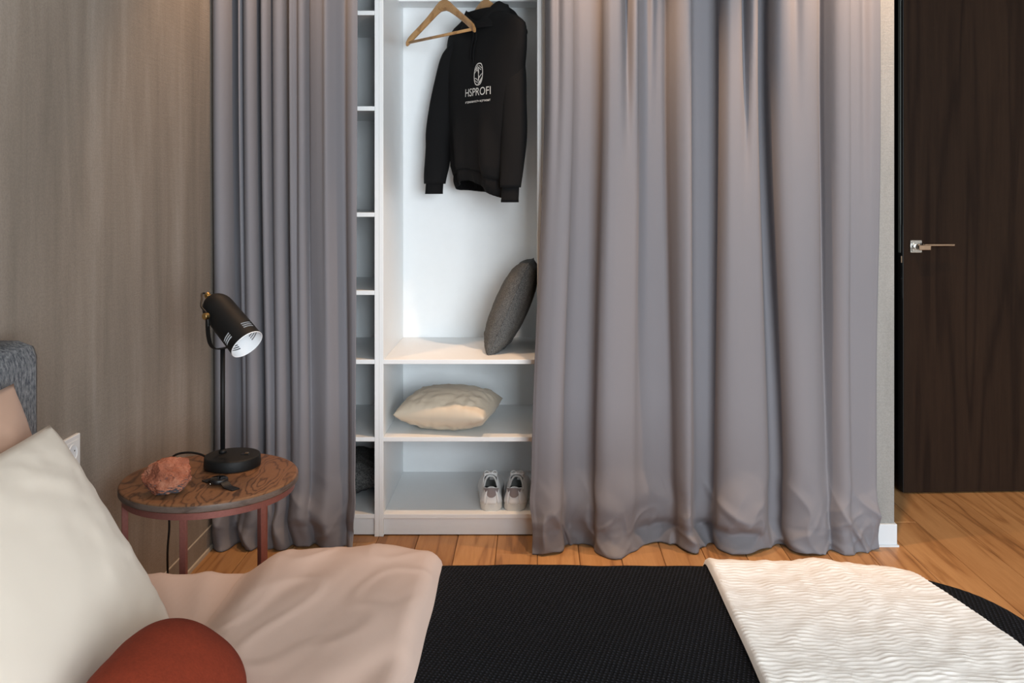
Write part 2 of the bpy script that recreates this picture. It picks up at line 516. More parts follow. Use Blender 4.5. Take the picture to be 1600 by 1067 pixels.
# ------------------------------------------------------------------ door
def door():
    hx, hy = 1.506, 3.766       # free vertical edge, room face
    ang = math.radians(2.6)
    a = Vector((math.cos(ang), math.sin(ang), 0)); b = Vector((-math.sin(ang), math.cos(ang), 0))
    M = axes_matrix(Vector((hx, hy, 0)), a, b, Vector((0, 0, 1)))
    def tr(q): return [M @ v for v in q]
    d = G().box(0, 0.86, 0, 0.052, 0.006, 2.40, 0.0015)
    leaf = struct(mobj('door_1', tr(d.v), d.f, MAT['door'], smooth=False, origin=(hx, hy, 0)))
    e = G().box(-0.0015, 0, 0.001, 0.051, 0.006, 2.40)
    mobj('edge_band', tr(e.v), e.f, MAT['black_frame'], leaf, False)
    e = G().box(-0.0040, -0.0015, 0.022, 0.042, 0.985, 2.395)
    mobj('seal_strip', tr(e.v), e.f, MAT['seal'], leaf, False)
    e = G().box(-0.0025, -0.0015, 0.004, 0.020, 0.80, 1.10)
    pl = mobj('lock_plate', tr(e.v), e.f, MAT['black_frame'], leaf, False)
    e = G()
    for zz in (0.88, 1.055):
        e.lathe([(0.0028, 0), (0.0028, 0.001)], 12, axes_matrix((-0.0025, 0.012, zz), (0, 1, 0), (0, 0, 1), (-1, 0, 0)))
    mobj('screw', tr(e.v), e.f, MAT['steel'], leaf, False)
    e = G().box(-0.006, -0.0015, 0.009, 0.015, 0.945, 0.972)
    mobj('latch', tr(e.v), e.f, MAT['bronze'], leaf, False)
    # handle: square rose with round neck, lever with step
    hz = 1.012
    e = G().box(0.024, 0.074, -0.008, 0, hz - 0.026, hz + 0.026, 0.002)
    e.box(0.030, 0.068, -0.011, -0.008, hz - 0.020, hz + 0.020, 0.0015)
    rose = mobj('rose', tr(e.v), e.f, MAT['chrome'], leaf, False)
    e = G().lathe([(0.012, 0), (0.012, 0.035)], 20, axes_matrix((0.049, -0.009, hz), (1, 0, 0), (0, 0, 1), (0, -1, 0)))
    nk = mobj('handle_neck', tr(e.v), e.f, MAT['chrome'], leaf, True)
    e = G().box(0.064, 0.190, -0.050, -0.036, hz + 0.004, hz + 0.0125, 0.0015)
    e.box(0.040, 0.090, -0.052, -0.034, hz - 0.012, hz + 0.008, 0.0015)
    mobj('handle', tr(e.v), e.f, MAT['bronze'], leaf, False)
    # frame
    q = G().box(1.44, 1.478, YB - 0.005, YB + 0.12, 0, 2.42)
    q.box(2.385, 2.42, YB - 0.005, YB + 0.12, 0, 2.42)
    q.box(1.44, 2.42, YB - 0.005, YB + 0.12, 2.41, 2.45)
    fr = struct(q.obj('trim_3', MAT['black_frame'], smooth=False))
    q = G().box(1.478, 1.482, YB + 0.02, YB + 0.06, 0.80, 2.40)
    q.obj('strike_strip', MAT['darkgrey_metal'], fr, False)
door()

# ------------------------------------------------------------------ wardrobe units
YW0, YW1 = 3.306, 3.804
PT = 0.0158
SH_T = 0.016
ZT = 2.60
def unit(name, label, x0, x1, shelves, rod=False, cleat=False):
    t = thing(name, label, 'wardrobe', ((x0 + x1) / 2, (YW0 + YW1) / 2, 0), 'white open wardrobe units')
    for (a, b) in ((x0, x0 + PT), (x1 - PT, x1)):
        G().box(a, b, YW0, YW1 + 0.012, 0, ZT, 0.0008).obj('side_panel', MAT['melamine'], t, False)
    G().box(x0 + PT, x1 - PT, YW1, YW1 + 0.008, 0.05, ZT).obj('back_panel', MAT['melamine'], t, False)
    for z in shelves:
        G().box(x0 + PT, x1 - PT, YW0 + 0.001, YW1, z - SH_T, z, 0.0008).obj('shelf', MAT['melamine'], t, False)
    G().box(x0 + PT, x1 - PT, YW0 + 0.002, YW1, 0.0643, 0.0803, 0.0008).obj('bottom_panel', MAT['melamine'], t, False)
    G().box(x0 + PT, x1 - PT, YW0, YW1, ZT - SH_T, ZT).obj('top_panel', MAT['melamine'], t, False)
    G().box(x0 + PT + 0.0005, x1 - PT - 0.0005, YW0 + 0.012, YW0 + 0.028, 0.004, 0.0640).obj('plinth', MAT['melamine'], t, False)
    if cleat:
        G().box(x0 + PT, x1 - PT, YW1 - 0.13, YW1, 1.995, 2.02).obj('back_rail', MAT['melamine'], t, False)
    if rod:
        G().tube([(x0 + PT, 3.545, 2.045), (x1 - PT, 3.545, 2.045)], 0.0125, 16).obj('hanging_rod', MAT['chrome'], t)
    return t
Zs = [1.887, 1.544, 1.163, 0.883, 0.635, 0.357]
unit('wardrobe_unit', 'narrow-looking white shelf unit half behind the short grey curtain', XL + 0.002, -0.5600, Zs + [2.24])
unit('wardrobe_unit', 'open white wardrobe bay with hanging space above three shelves', -0.5597, 0.0160 + 0.0158 / 2, [0.635, 0.357, 2.16], True, True)
unit('wardrobe_unit', 'white wardrobe unit closed off by the long grey curtain', 0.0245, 1.115, [0.635, 0.357, 1.163, 1.887])

# ------------------------------------------------------------------ curtains
def lerp_list(tab, x):
    if x <= tab[0][0]: return tab[0][1] + (x - tab[0][0])
    for (a, b), (c, d) in zip(tab, tab[1:]):
        if x <= c:
            return b + (d - b) * (x - a) / (c - a)
    return tab[-1][1] + (x - tab[-1][0])

def curtain(name, label, knots, xmap, seed, dbot, wedges=(), amp=0.0145, ybase=3.225, sub=9, fwd=0.02, puddle=1.0):
    # smooth interpolation through the knots
    xs, ds = [], []
    n = len(knots)
    for i in range(n - 1):
        p0, p1, p2, p3 = knots[max(i - 1, 0)], knots[i], knots[i + 1], knots[min(i + 2, n - 1)]
        for k in range(sub):
            t = k / sub
            def cr(a, b, c, d):
                return 0.5 * ((2 * b) + (-a + c) * t + (2 * a - 5 * b + 4 * c - d) * t * t + (-a + 3 * b - 3 * c + d) * t ** 3)
            xs.append(cr(p0[0], p1[0], p2[0], p3[0])); ds.append(cr(p0[1], p1[1], p2[1], p3[1]))
    xs.append(knots[-1][0]); ds.append(knots[-1][1])
    m = len(xs)
    # softened folds for the lower part
    def smooth(a, r):
        out = []
        for i in range(len(a)):
            lo, hi = max(0, i - r), min(len(a), i + r + 1)
            out.append(sum(a[lo:hi]) / (hi - lo))
        return out
    ds2 = smooth(smooth(ds, 11), 9)
    xs2 = smooth(xs, 5)
    xs2[0] = xs[0]; xs2[-1] = xs[-1]
    zs = []
    z = 0.0
    while z < 0.30: zs.append(z); z += 0.006
    while z < 2.69: zs.append(z); z += 0.03
    zs.append(2.692)
    V = []
    for z in zs:
        k = sm(1.7, 0.15, z)          # 0 top .. 1 bottom
        kb = sm(0.30, 0.0, z)
        for i in range(m):
            xt = xs[i]; xb = lerp_list(xmap, xs2[i])
            x = xt + (xb - xt) * k
            d = ds[i] * (1 - k) + ds2[i] * dbot * k
            for (wx, ww, wd, z0, z1) in wedges:      # pleats that die out on the way down
                d -= wd * math.exp(-((xt - wx) / ww) ** 2) * sm(z0, z1, z)
            X = (x - 836) * 3.2 / F
            wob = nz(X * 3 + seed, z * 1.3, seed) * 0.012 * sm(2.6, 1.2, z)
            Y = ybase - d * amp - fwd * sm(0.9, 0.0, z) + wob
            # cloth breaking on the floor
            A = max(0.0, 0.55 + 1.5 * nz(X * 5.0 + seed * 3, 0.3, seed)) * puddle
            hgt = 0.26 + 0.16 * nz(X * 4.0, 7.7, seed)
            if z < hgt:
                Y -= A * 0.032 * math.sin(PI * z / hgt) ** 2
            X0 = X
            X += 0.030 * puddle * nz(X0 * 8 + 2.0, z * 8, seed + 5) * kb
            kc = sm(0.30, 0.02, z)
            Y += kb * 0.030 * nz(X0 * 9 + z * 3, z * 4, seed) * puddle
            cr_ = 1 - abs(nz(X0 * 8 + z * 5, z * 5 - X0 * 2, seed + 2)) * 3.0
            Y -= kc * 0.024 * max(0.0, cr_) ** 1.5 * puddle
            cr_ = 1 - abs(nz(X0 * 13 - z * 9, z * 9 + X0 * 3, seed + 6)) * 3.4
            Y -= kc * kc * 0.010 * max(0.0, cr_) ** 1.5 * puddle
            # hem tucked back in places, its lip resting forward on the floor
            tk = sm(-0.05, 0.30, nz(X0 * 3.2 + 1.3, 5.0, seed + 4)) * puddle
            Y += tk * (0.030 * math.exp(-((z - 0.055 - 0.02 * nz(X0 * 6, 2.0, seed)) / 0.022) ** 2) - 0.012 * math.exp(-(z / 0.02) ** 2))
            if abs(z - 0.078) < 0.007: Y += 0.0016
            zz = z
            if z < 0.02: zz = 0.002 + z * 0.9
            # keep some of the hem lifted between floor contacts
            zz += kb * kb * 0.016 * max(0.0, nz(X * 8 + 4, 1.0, seed + 1)) * puddle
            V.append((X, Y, zz))
    Fc = []
    for j in range(len(zs) - 1):
        for i in range(m - 1):
            Fc.append((j * m + i, j * m + i + 1, (j + 1) * m + i + 1, (j + 1) * m + i))
    o = mobj(name, V, Fc, MAT['curtain'])
    sd = o.modifiers.new('thickness', 'SOLIDIFY'); sd.thickness = 0.002; sd.offset = 0
    tag(o, label, 'curtain', 'grey wardrobe curtains')
    return o

KR = [(852, 0), (860, 3.4), (872, 4.4), (885, 4.5), (895, 3.2), (896, 0), (905, -2.6), (918, -3.3), (935, -3.6), (943, -2.2), (942, 2), (950, 4.2), (960, 4.3), (972, 3.8), (985, 3.0), (995, 2.2), (1000, 0.2), (1010, -2.2), (1022, -3.0), (1036, -3.4), (1046, -3.8),
      (1049, -0.5), (1057, 3.0), (1068, 4.5), (1077, 4.0), (1080, 0.5), (1088, -2.6), (1102, -3.4), (1118, -3.9), (1127, -3.2), (1127, 1.0), (1135, 4.0), (1147, 4.1), (1159, 3.5), (1171, 3.4), (1180, 2.9), (1185, 1.0), (1188, -1.8), (1193, -4.0), (1203, -3.6), (1204, 0.5), (1212, 4.0), (1228, 5.0), (1248, 4.6), (1265, 3.6), (1277, 1.8), (1286, -1.8), (1292, 0.2), (1302, 3.2), (1314, 4.0), (1324, 3.4), (1328, 1.6), (1345, 1.6), (1362, 1.2), (1379, 0.0)]
MR = [(852, 830), (896, 878), (943, 930), (998, 994), (1047, 1055), (1127, 1120), (1203, 1226), (1286, 1292), (1379, 1369)]
curtain('curtain', 'long grey curtain hanging from wardrobe bay to partition wall, hem crumpled on floor', KR, MR, 1.7, 0.95, wedges=((980, 7, 5.5, 1.25, 2.1), (1164, 6, 5.0, 1.2, 2.1), (1240, 9, 2.2, 1.3, 2.2), (1022, 6, -2.0, 1.4, 2.2), (1352, 8, 1.6, 0.8, 2.2), (872, 6, 1.6, 1.0, 2.2)))
KL = [(327, -2.5), (330, 1.5), (337, 4.2), (347, 4.4), (354, 2.0), (357, -2.6), (362, -3.8), (367, -1.5), (370, 1.8), (374, 1.5), (377, 0.3), (381, 3.2), (389, 4.4), (396, 2.6), (398, -2.4), (402, -3.8), (404, 0.5), (409, 3.8), (416, 3.4), (420, 0.4), (423, 1.0), (427, 3.4), (435, 4.2), (442, 2.8), (444, -2.6), (447, -0.4), (452, 3.3), (458, 2.6), (462, 2.0), (468, 3.8), (475, 3.2), (478, -0.8), (482, 0.2), (492, 1.6), (502, 2.6), (510, 3.8), (520, 1.4), (530, -1.4), (536, -1.6), (541, 0.8), (549, 2.2), (558, 2.0)]
ML = [(327, 331), (357, 362), (400, 408), (444, 448), (478, 482), (536, 541), (558, 555)]
curtain('curtain', 'short bunched grey curtain beside the left plaster wall behind the lamp', KL, ML, 5.3, 1.25, amp=0.012, ybase=3.235, fwd=0.0, puddle=0.75)

# ------------------------------------------------------------------ soft shapes
def pillow_geo(w_, h_, t_, pull=0.07, seed=0, n=44, wr=0.012, power=0.42, flat=0.0, wrf=5.0):
    g = G()
    def pt(u, v, sgn):
        uu = math.copysign(abs(u) ** 0.9, u); vv = math.copysign(abs(v) ** 0.9, v)
        x = w_ / 2 * uu * (1 - pull * (1 - vv * vv))
        y = h_ / 2 * vv * (1 - pull * (1 - uu * uu))
        a = max(0.0, (1 - u * u)); b = max(0.0, (1 - v * v))
        e = (a * b)
        z = sgn * t_ / 2 * e ** power
        edge = min(1.0, 3.2 * e) * (1.15 - e)
        z += sgn * edge * wr * (nz(u * wrf + seed, v * wrf, seed * 1.3 + sgn) + 0.5 * nz(u * wrf * 2.3, v * wrf * 2.3 + seed, sgn * 3))
        # gathers running in from the seams
        ga = math.exp(-a * 7) * math.sin(v * 26 + seed + 4 * nz(v * 3, seed)) + math.exp(-b * 7) * math.sin(u * 29 + seed * 2 + 4 * nz(u * 3, seed + 3))
        z += sgn * 0.35 * wr * ga * min(1.0, 8 * e)
        if flat and sgn < 0: z = max(z, -t_ / 2 * flat)
        return Vector((x, y, z))
    idx = {}
    for sgn in (1, -1):
        for j in range(n + 1):
            for i in range(n + 1):
                rim = i in (0, n) or j in (0, n)
                if sgn < 0 and rim:
                    idx[(i, j, -1)] = idx[(i, j, 1)]; continue
                idx[(i, j, sgn)] = len(g.v)
                g.v.append(pt(2 * i / n - 1, 2 * j / n - 1, sgn))
        for j in range(n):
            for i in range(n):
                q = (idx[(i, j, sgn)], idx[(i + 1, j, sgn)], idx[(i + 1, j + 1, sgn)], idx[(i, j + 1, sgn)])
                g.f.append(q if sgn > 0 else q[::-1])
    return g

def place(g, M):
    g.v = [M @ v for v in g.v]
    return g

# ------------------------------------------------------------------ bed
BX0, BX1, BY0, BY1 = -1.0, 0.905, 0.27, 1.90
bed = thing('bed', 'low bed with tall blue-grey tweed upholstered headboard against plaster wall', 'bed', (0, 1.07, 0))
hb = G().box(XL + 0.004, -1.0, 0.17, 1.88, 0.03, 0.945, 0.035)
autosmooth(hb.obj('headboard', MAT['headboard'], bed), 60)
G().box(-1.0, 0.80, 0.30, 1.83, 0.09, 0.20, 0.02).obj('bed_base', MAT['headboard'], bed, False)
for (lx, ly) in ((-0.9, 0.4), (-0.9, 1.73), (0.70, 0.4), (0.70, 1.73)):
    G().lathe([(0.022, 0), (0.028, 0.09)], 16, Matrix.Translation((lx, ly, 0))).obj('leg', MAT['black_frame'], bed)

def rr_outline(x0, x1, y0, y1, R, n=8):
    pts = []
    for (cx, cy, a0) in ((x1 - R, y1 - R, 0), (x0 + R, y1 - R, PI / 2), (x0 + R, y0 + R, PI), (x1 - R, y0 + R, 1.5 * PI)):
        for k in range(n + 1):
            a = a0 + PI / 2 * k / n
            pts.append((cx + R * math.cos(a), cy + R * math.sin(a)))
    return pts

def slab(x0, x1, y0, y1, R, z0, z1, r):
    g = G(); rings = []
    for k in range(7):
        a = PI / 2 * k / 6
        rings.append((r * (1 - math.sin(a)), z0 + r * (1 - math.cos(a))))
    for k in range(7):
        a = PI / 2 * k / 6
        rings.append((r * (1 - math.cos(a)), z1 - r * (1 - math.sin(a))))
    n = None; V = []
    for (ins, z) in rings:
        o = rr_outline(x0 + ins, x1 - ins, y0 + ins, y1 - ins, max(0.02, R - ins))
        n = len(o); V += [(x, y, z) for x, y in o]
    Fc = []
    for i in range(len(rings) - 1):
        for k in range(n):
            Fc.append((i * n + k, i * n + (k + 1) % n, (i + 1) * n + (k + 1) % n, (i + 1) * n + k))
    Fc.append(tuple(range(n - 1, -1, -1))); Fc.append(tuple((len(rings) - 1) * n + k for k in range(n)))
    return g.add(V, Fc)

mat_o = slab(-0.995, 0.87, 0.29, 1.875, 0.28, 0.20, 0.464, 0.06).obj('mattress', MAT['mattress_side'])
tag(mat_o, 'thick mattress under beige sheet on the low bed', 'mattress')

def drape(x, y, h, x1, y1, R, r, x0=-9.0, y0=BY0):
    """fold a flat cloth point over the rounded bed edge; returns position and normal"""
    cx = min(max(x, x0 + R), x1 - R); cy = min(max(y, y0 + R), y1 - R)
    qx, qy = x - cx, y - cy
    d = math.hypot(qx, qy)
    out = d - (R - r)
    if out <= 0 or d < 1e-9:
        return Vector((x, y, h)), Vector((0, 0, 1))
    dx, dy = qx / d, qy / d
    bx, by = cx + dx * (R - r), cy + dy * (R - r)
    if out < r * PI / 2:
        a = out / r
        return Vector((bx + dx * r * math.sin(a), by + dy * r * math.sin(a), h - r * (1 - math.cos(a)))), Vector((dx * math.sin(a), dy * math.sin(a), math.cos(a)))
    return Vector((bx + dx * r, by + dy * r, h - r - (out - r * PI / 2))), Vector((dx, dy, 0))

def cloth(name, mat, xa, xb, ya, yb, h, off, ex1, ey1, R, r, step=0.012, parent=None):
    """off(x, y) -> offset along the normal; may also return sideways shift"""
    nu = int((xb - xa) / step) + 2; nv = int((yb - ya) / step) + 2
    def fn(u, v):
        x = xa + (xb - xa) * u; y = ya + (yb - ya) * v
        t, sx = off(x, y)
        p, nrm = drape(x + sx, y, h, ex1, ey1, R, r)
        return p + nrm * t
    g = G().grid(fn, nu, nv)
    return g.obj(name, mat, parent)

# beige sheet over the mattress
def off_sheet(x, y):
    t = 0.004 * nz(x * 5 + y * 3, y * 4, 1.0) + 0.003 * nz((x + y * 0.8) * 11, (y - x) * 3, 2.0)
    t += 0.006 * math.exp(-((x + 0.62 + 0.25 * (y - 1.7)) / 0.02) ** 2) * sm(1.2, 1.5, y)
    t += 0.004 * math.exp(-((x + 0.70 + 0.5 * (y - 1.75)) / 0.016) ** 2) * sm(1.3, 1.6, y)
    return t + 0.006, 0.0
cloth('fitted_sheet', MAT['beige'], -0.98, -0.05, 0.10, 2.05, 0.468, off_sheet, 2.0, 1.892, 0.05, 0.045, 0.013, mat_o)

# black bedspread across the middle and foot of the bed
def off_black(x, y):
    return 0.004 + 0.004 * nz(x * 4, y * 4, 5.0) + 0.002 * nz(x * 11, y * 9, 6.0), 0.0
o = cloth('bedspread', MAT['waffle'], -0.30, 1.16, 0.02, 2.10, 0.483, off_black, BX1, 1.912, 0.31, 0.062, 0.013)
tag(o, 'black waffle-weave bedspread laid over the foot half of the bed', 'bedspread')

# thick beige duvet folded back in a broad band
DX0, DX1 = -0.585, -0.185
def off_duvet(x, y):
    l = x - DX0; rgt = DX1 - x
    T = 0.049 + 0.005 * nz(x * 6, y * 5, 9.0) + 0.0025 * max(0.0, 1 - abs(nz(x * 9 - y * 4, y * 5 + x * 3, 21.0)) * 5) + 0.004 * nz((x - y * 0.35) * 16, y * 3, 3.0)
    T += 0.010 * sm(-0.5, -0.3, x)
    T += 0.002 * math.sin((x - 0.32 * (y - 1.2)) * 30) * sm(1.85, 1.5, y)
    prof = sm(0.0, 0.085, l) ** 0.8
    e = 0.034
    if rgt < e: prof *= math.sqrt(max(0.0, 1 - (1 - rgt / e) ** 2))
    # flatter towards the hanging end
    T *= 1 - 0.30 * sm(-0.32, -0.19, x) * sm(1.6, 1.86, y)
    return T * prof * (0.35 + 0.65 * sm(2.02, 1.80, y)) + 0.006, -0.03 * sm(1.6, 1.9, y) * sm(-0.45, -0.2, x) * 0.0 + 0.012 * nz(y * 5, 3.0)
o = cloth('duvet', MAT['beige'], DX0, DX1, 0.05, 2.06, 0.472, off_duvet, 2.0, 1.900, 0.07, 0.065, 0.0085)
tag(o, 'thick beige duvet folded back in a broad band across the bed', 'duvet')

# white ripple-textured throw over the black bedspread
TX0, TX1 = 0.347, 0.815
def off_throw(x, y):
    l = x - TX0; rgt = TX1 - x
    tri = abs(((x * 5.5 + 0.5 * nz(y * 5, 2.0)) % 1.0) - 0.5)
    ph = y * 88 + 2.6 * tri + 0.45 * nz(x * 11, y * 9, 4.0) + 0.5 * nz(x * 45, y * 20, 8.0)
    rip = abs(math.sin(PI * ph)) ** 0.8
    amp = 0.0034 * max(0.2, 0.8 + 0.9 * nz(x * 34, y * 26, 11.0))
    T = 0.003 + rip * amp + 0.004 * nz(x * 5, y * 5, 13.0)
    T += 0.008 * math.exp(-((x - 0.60 - 0.2 * (1.85 - y)) / 0.05) ** 2) * sm(1.55, 1.9, y)
    T += 0.006 * math.exp(-(l / 0.03) ** 2)
    e = 0.014
    prof = 1.0
    if l < e: prof *= math.sqrt(max(0.0, 1 - (1 - l / e) ** 2))
    if rgt < e: prof *= math.sqrt(max(0.0, 1 - (1 - rgt / e) ** 2))
    return T * prof + 0.006, 0.006 * nz(y * 4, 8.0) - 0.075 * sm(1.45, 1.95, y) * sm(0.5, 0.8, x)
o = cloth('throw_blanket', MAT['throw'], TX0, TX1, 0.45, 2.02, 0.484, off_throw, BX1, 1.912, 0.31, 0.062, 0.0042)
tag(o, 'ivory ripple-textured throw spread over the black bedspread', 'blanket')

# pillows
def lean_pillow(name, label, mat, A, H, w_, h_, t_, pull, seed, cat='pillow', wr=0.012, W=(0, -1, 0), power=0.42, mid=True):
    H = Vector(H).normalized(); W = Vector(W).normalized()
    W = (W - H * W.dot(H)).normalized()
    Nn = W.cross(H)
    if Nn.x < 0: Nn = -Nn; 
    # right-handed frame: x = W, y = H, z = Nn
    if W.cross(H).dot(Nn) < 0: W0 = -W
    else: W0 = W
    C = Vector(A) + W * (w_ / 2) + H * (h_ / 2)
    g = pillow_geo(w_, h_, t_, pull, seed, 48, wr, power)
    M = axes_matrix(C, W0, H, Nn)
    o = place(g, M).obj(name, mat)
    tag(o, label, cat)
    return o
lean_pillow('pillow', 'blush pink pillow propped against the tweed headboard behind the ivory pillow', MAT['blush'], (-0.815, 1.705, 0.475), (-0.34, 0, 0.94), 0.70, 0.44, 0.10, 0.05, 2, wr=0.005)
lean_pillow('pillow', 'large ivory pillow leaning back at the head of the bed', MAT['ivory'], (-0.650, 1.645, 0.474), (-0.52, 0, 0.85), 0.70, 0.415, 0.15, 0.05, 6, wr=0.006)

# rust velvet cushion with rounded corners
def super_cushion(name, mat, M, a, b, c, e1, e2, seed):
    def fn(u, v):
        t = u * 2 * PI; ph = (v - 0.5) * PI * 0.9999
        def cs(f, x, e): q = f(x); return math.copysign(abs(q) ** e, q)
        x = a * cs(math.cos, ph, e1) * cs(math.cos, t, e2)
        y = b * cs(math.cos, ph, e1) * cs(math.sin, t, e2)
        z = c * cs(math.sin, ph, e1)
        k = 1 + 0.03 * nz(x * 8 + seed, y * 8, z * 8) + 0.006 * math.sin(t * 19) * math.exp(-(ph / 0.25) ** 2)
        return M @ Vector((x * k, y * k, z * k))
    return G().grid(fn, 72, 40, wrap=True).obj(name, mat)
Hh = Vector((-0.80, 0, 0.60)).normalized(); Wd = Vector((0, 1, 0)); Nn = Wd.cross(Hh)
if Nn.z < 0: Nn = -Nn
o = super_cushion('cushion', MAT['rust'], axes_matrix((-0.503, 1.242, 0.548), Wd, Hh, Nn), 0.160, 0.100, 0.076, 0.85, 0.80, 3.0)
tag(o, 'rust velvet cushion lying against the ivory pillow', 'cushion')

# ------------------------------------------------------------------ side table
TC = Vector((-0.827, 2.35, 0)); TR = 0.216; TZ = 0.516
tbl = thing('side_table', 'round dark oak side table on copper legs between bed and curtain', 'side table', TC)
Mx = Matrix.Translation(TC)
o = autosmooth(G().lathe([(0.05, TZ - 0.021), (TR - 0.003, TZ - 0.021), (TR, TZ - 0.018), (TR, TZ - 0.004), (TR - 0.002, TZ - 0.001), (TR - 0.005, TZ)], 96, Mx).obj('tabletop', MAT['table_wood'], tbl), 50)
G().lathe([(TR + 0.0004, TZ - 0.0185), (TR + 0.0008, TZ - 0.017), (TR + 0.0008, TZ - 0.006), (TR + 0.0004, TZ - 0.0045)], 96, Mx, False, False).obj('edge_band', MAT['table_edge'], o)
rr = TR - 0.008
autosmooth(G().lathe([(rr, TZ - 0.0215), (rr, TZ - 0.038), (rr - 0.014, TZ - 0.038), (rr - 0.014, TZ - 0.0215)], 96, Mx, False, False).obj('ring', MAT['copper'], tbl), 50)
for ph in (205, 272, 325, 66):
    a = math.radians(ph)
    d = Vector((math.cos(a), math.sin(a), 0)); s_ = Vector((-d.y, d.x, 0))
    c = TC + d * (rr - 0.008)
    Ml = axes_matrix(c, d, s_, Vector((0, 0, 1)))
    q = G().box(-0.0075, 0.0075, -0.0075, 0.0075, 0.0, TZ - 0.030, 0.001)
    mobj('leg', [Ml @ v for v in q.v], q.f, MAT['copper'], tbl, False)

# ------------------------------------------------------------------ desk lamp
def lamp():
    B = Vector((-0.800, 2.437, TZ))
    t = thing('table_lamp', 'black spotlight-style table lamp with brass knobs on the round table', 'lamp', B)
    Mb = Matrix.Translation(B)
    base = autosmooth(G().lathe([(0.066, 0), (0.0715, 0.002), (0.0725, 0.006), (0.0715, 0.026), (0.070, 0.029), (0.066, 0.030)], 64, Mb).obj('base', MAT['black_lamp'], t), 50)
    sw = B + Vector((0.035, 0.0, 0.030))
    G().box(sw.x - 0.012, sw.x + 0.010, sw.y - 0.007, sw.y + 0.007, sw.z - 0.001, sw.z + 0.0025, 0.001).obj('switch', MAT['cable'], base, False)
    G().box(sw.x - 0.002, sw.x + 0.007, sw.y - 0.005, sw.y + 0.005, sw.z + 0.0025, sw.z + 0.0055, 0.001).obj('switch_button', MAT['bronze'], base, False)
    px, py = -0.8310, 2.452
    pole_top = 0.822
    G().tube([(px, py, TZ + 0.028), (px, py, pole_top)], 0.0062, 16).obj('pole', MAT['black_lamp'], t)
    G().lathe([(0.010, 0), (0.010, 0.006), (0.0065, 0.010)], 20, Matrix.Translation((px, py, TZ + 0.030))).obj('pole_collar', MAT['black_lamp'], t)
    # shade: axis points down, right and towards the room
    d = Vector((0.675, -0.40, -0.617)).normalized()
    mouth = P(386, 538, 2.395)
    top = mouth - d * 0.182
    R0 = 0.0445
    # the yoke's knobs sit on a horizontal axis across the shade
    hz = d.cross(Vector((0, 0, 1))).normalized()      # horizontal, perpendicular to the axis
    if hz.x > 0: hz = -hz                             # towards the plaster wall / viewer's left
    up = hz.cross(d).normalized()
    if up.z < 0: up = -up
    Ms = axes_matrix(mouth, hz, d.cross(hz), d)
    n = 96
    prof = []
    L = 0.182; dome = 0.05
    for k in range(9):
        a = PI / 2 * k / 8
        prof.append((max(0.002, R0 * 0.93 * math.sin(a)), -L + dome * (1 - math.cos(a))))
    prof += [(R0 * 0.965, -0.085), (R0 * 0.985, -0.045)]
    # rows around the vent slots
    slot_rows = [(-0.0385, -0.0350), (-0.0320, -0.0285), (-0.0255, -0.0220)]
    zz = [-0.0385, -0.0350, -0.0320, -0.0285, -0.0255, -0.0220, -0.012, 0.0]
    prof += [(R0 * (0.985 + 0.015 * (1 + z / 0.045)), z) for z in zz]
    V = [Ms @ Vector((r * math.cos(2 * PI * k / n), r * math.sin(2 * PI * k / n), z)) for (r, z) in prof for k in range(n)]
    Fo = []
    slots = []
    i0 = len(prof) - len(zz)
    groups = [0, 24, 48, 72]         # four groups of vents round the rim
    for i in range(len(prof) - 1):
        for k in range(n):
            if i - i0 in (0, 2, 4) and any(abs(((k - gk + n // 2) % n) - n // 2) <= 5 for gk in groups):
                continue
            Fo.append((i * n + k, i * n + (k + 1) % n, (i + 1) * n + (k + 1) % n, (i + 1) * n + k))
    shade = mobj('lamp_shade', V, Fo, MAT['black_lamp'], t)
    Vi = [Ms @ Vector(((r - 0.0012) * math.cos(2 * PI * k / n), (r - 0.0012) * math.sin(2 * PI * k / n), z)) for (r, z) in prof for k in range(n)]
    Fi = [tuple(reversed(f)) for f in Fo]
    ins = mobj('shade_lining', Vi, Fi, MAT['lamp_white'], shade)
    # rim
    G().lathe([(R0 - 0.0016, -0.0005), (R0 - 0.0008, 0.0012), (R0 + 0.0003, 0.0006), (R0 + 0.0003, -0.0010)], n, Ms, False, False).obj('rim', MAT['lamp_white'], shade)
    # bulb socket inside
    G().lathe([(0.016, -0.150), (0.016, -0.100), (0.004, -0.098)], 24, Ms).obj('bulb_socket', MAT['lamp_white'], shade)
    # brass fitting on the crown with cord
    Mt = axes_matrix(top, hz, d.cross(hz), d)
    autosmooth(G().lathe([(0.0075, -0.014), (0.0085, -0.013), (0.0085, -0.006), (0.0070, -0.005), (0.0085, -0.003), (0.0085, 0.004)], 24, Mt).obj('crown_fitting', MAT['brass'], t), 30)
    # yoke
    piv = mouth - d * 0.118
    kn = []
    for s in (1, -1):
        c = piv + hz * s * (R0 + 0.004)
        Mk = zmatrix(c, hz * s)
        autosmooth(G().lathe([(0.0088, 0.000), (0.0088, 0.0105 if s > 0 else 0.004), (0.0078, 0.0115 if s > 0 else 0.005)], 24, Mk).obj('knob', MAT['brass'], t), 30)
    yb = Vector((px, py, pole_top + 0.002))
    rad = R0 + 0.004
    cpts = []
    for k in range(33):
        a = PI * k / 32
        # from one knob down and round to the other
        cpts.append((math.cos(a), math.sin(a)))
    # the strap hangs vertically below the pivot and is bolted to the pole
    drop = (piv.z - yb.z)
    Vs = []
    wdir = hz.cross(Vector((0, 0, 1))).normalized()
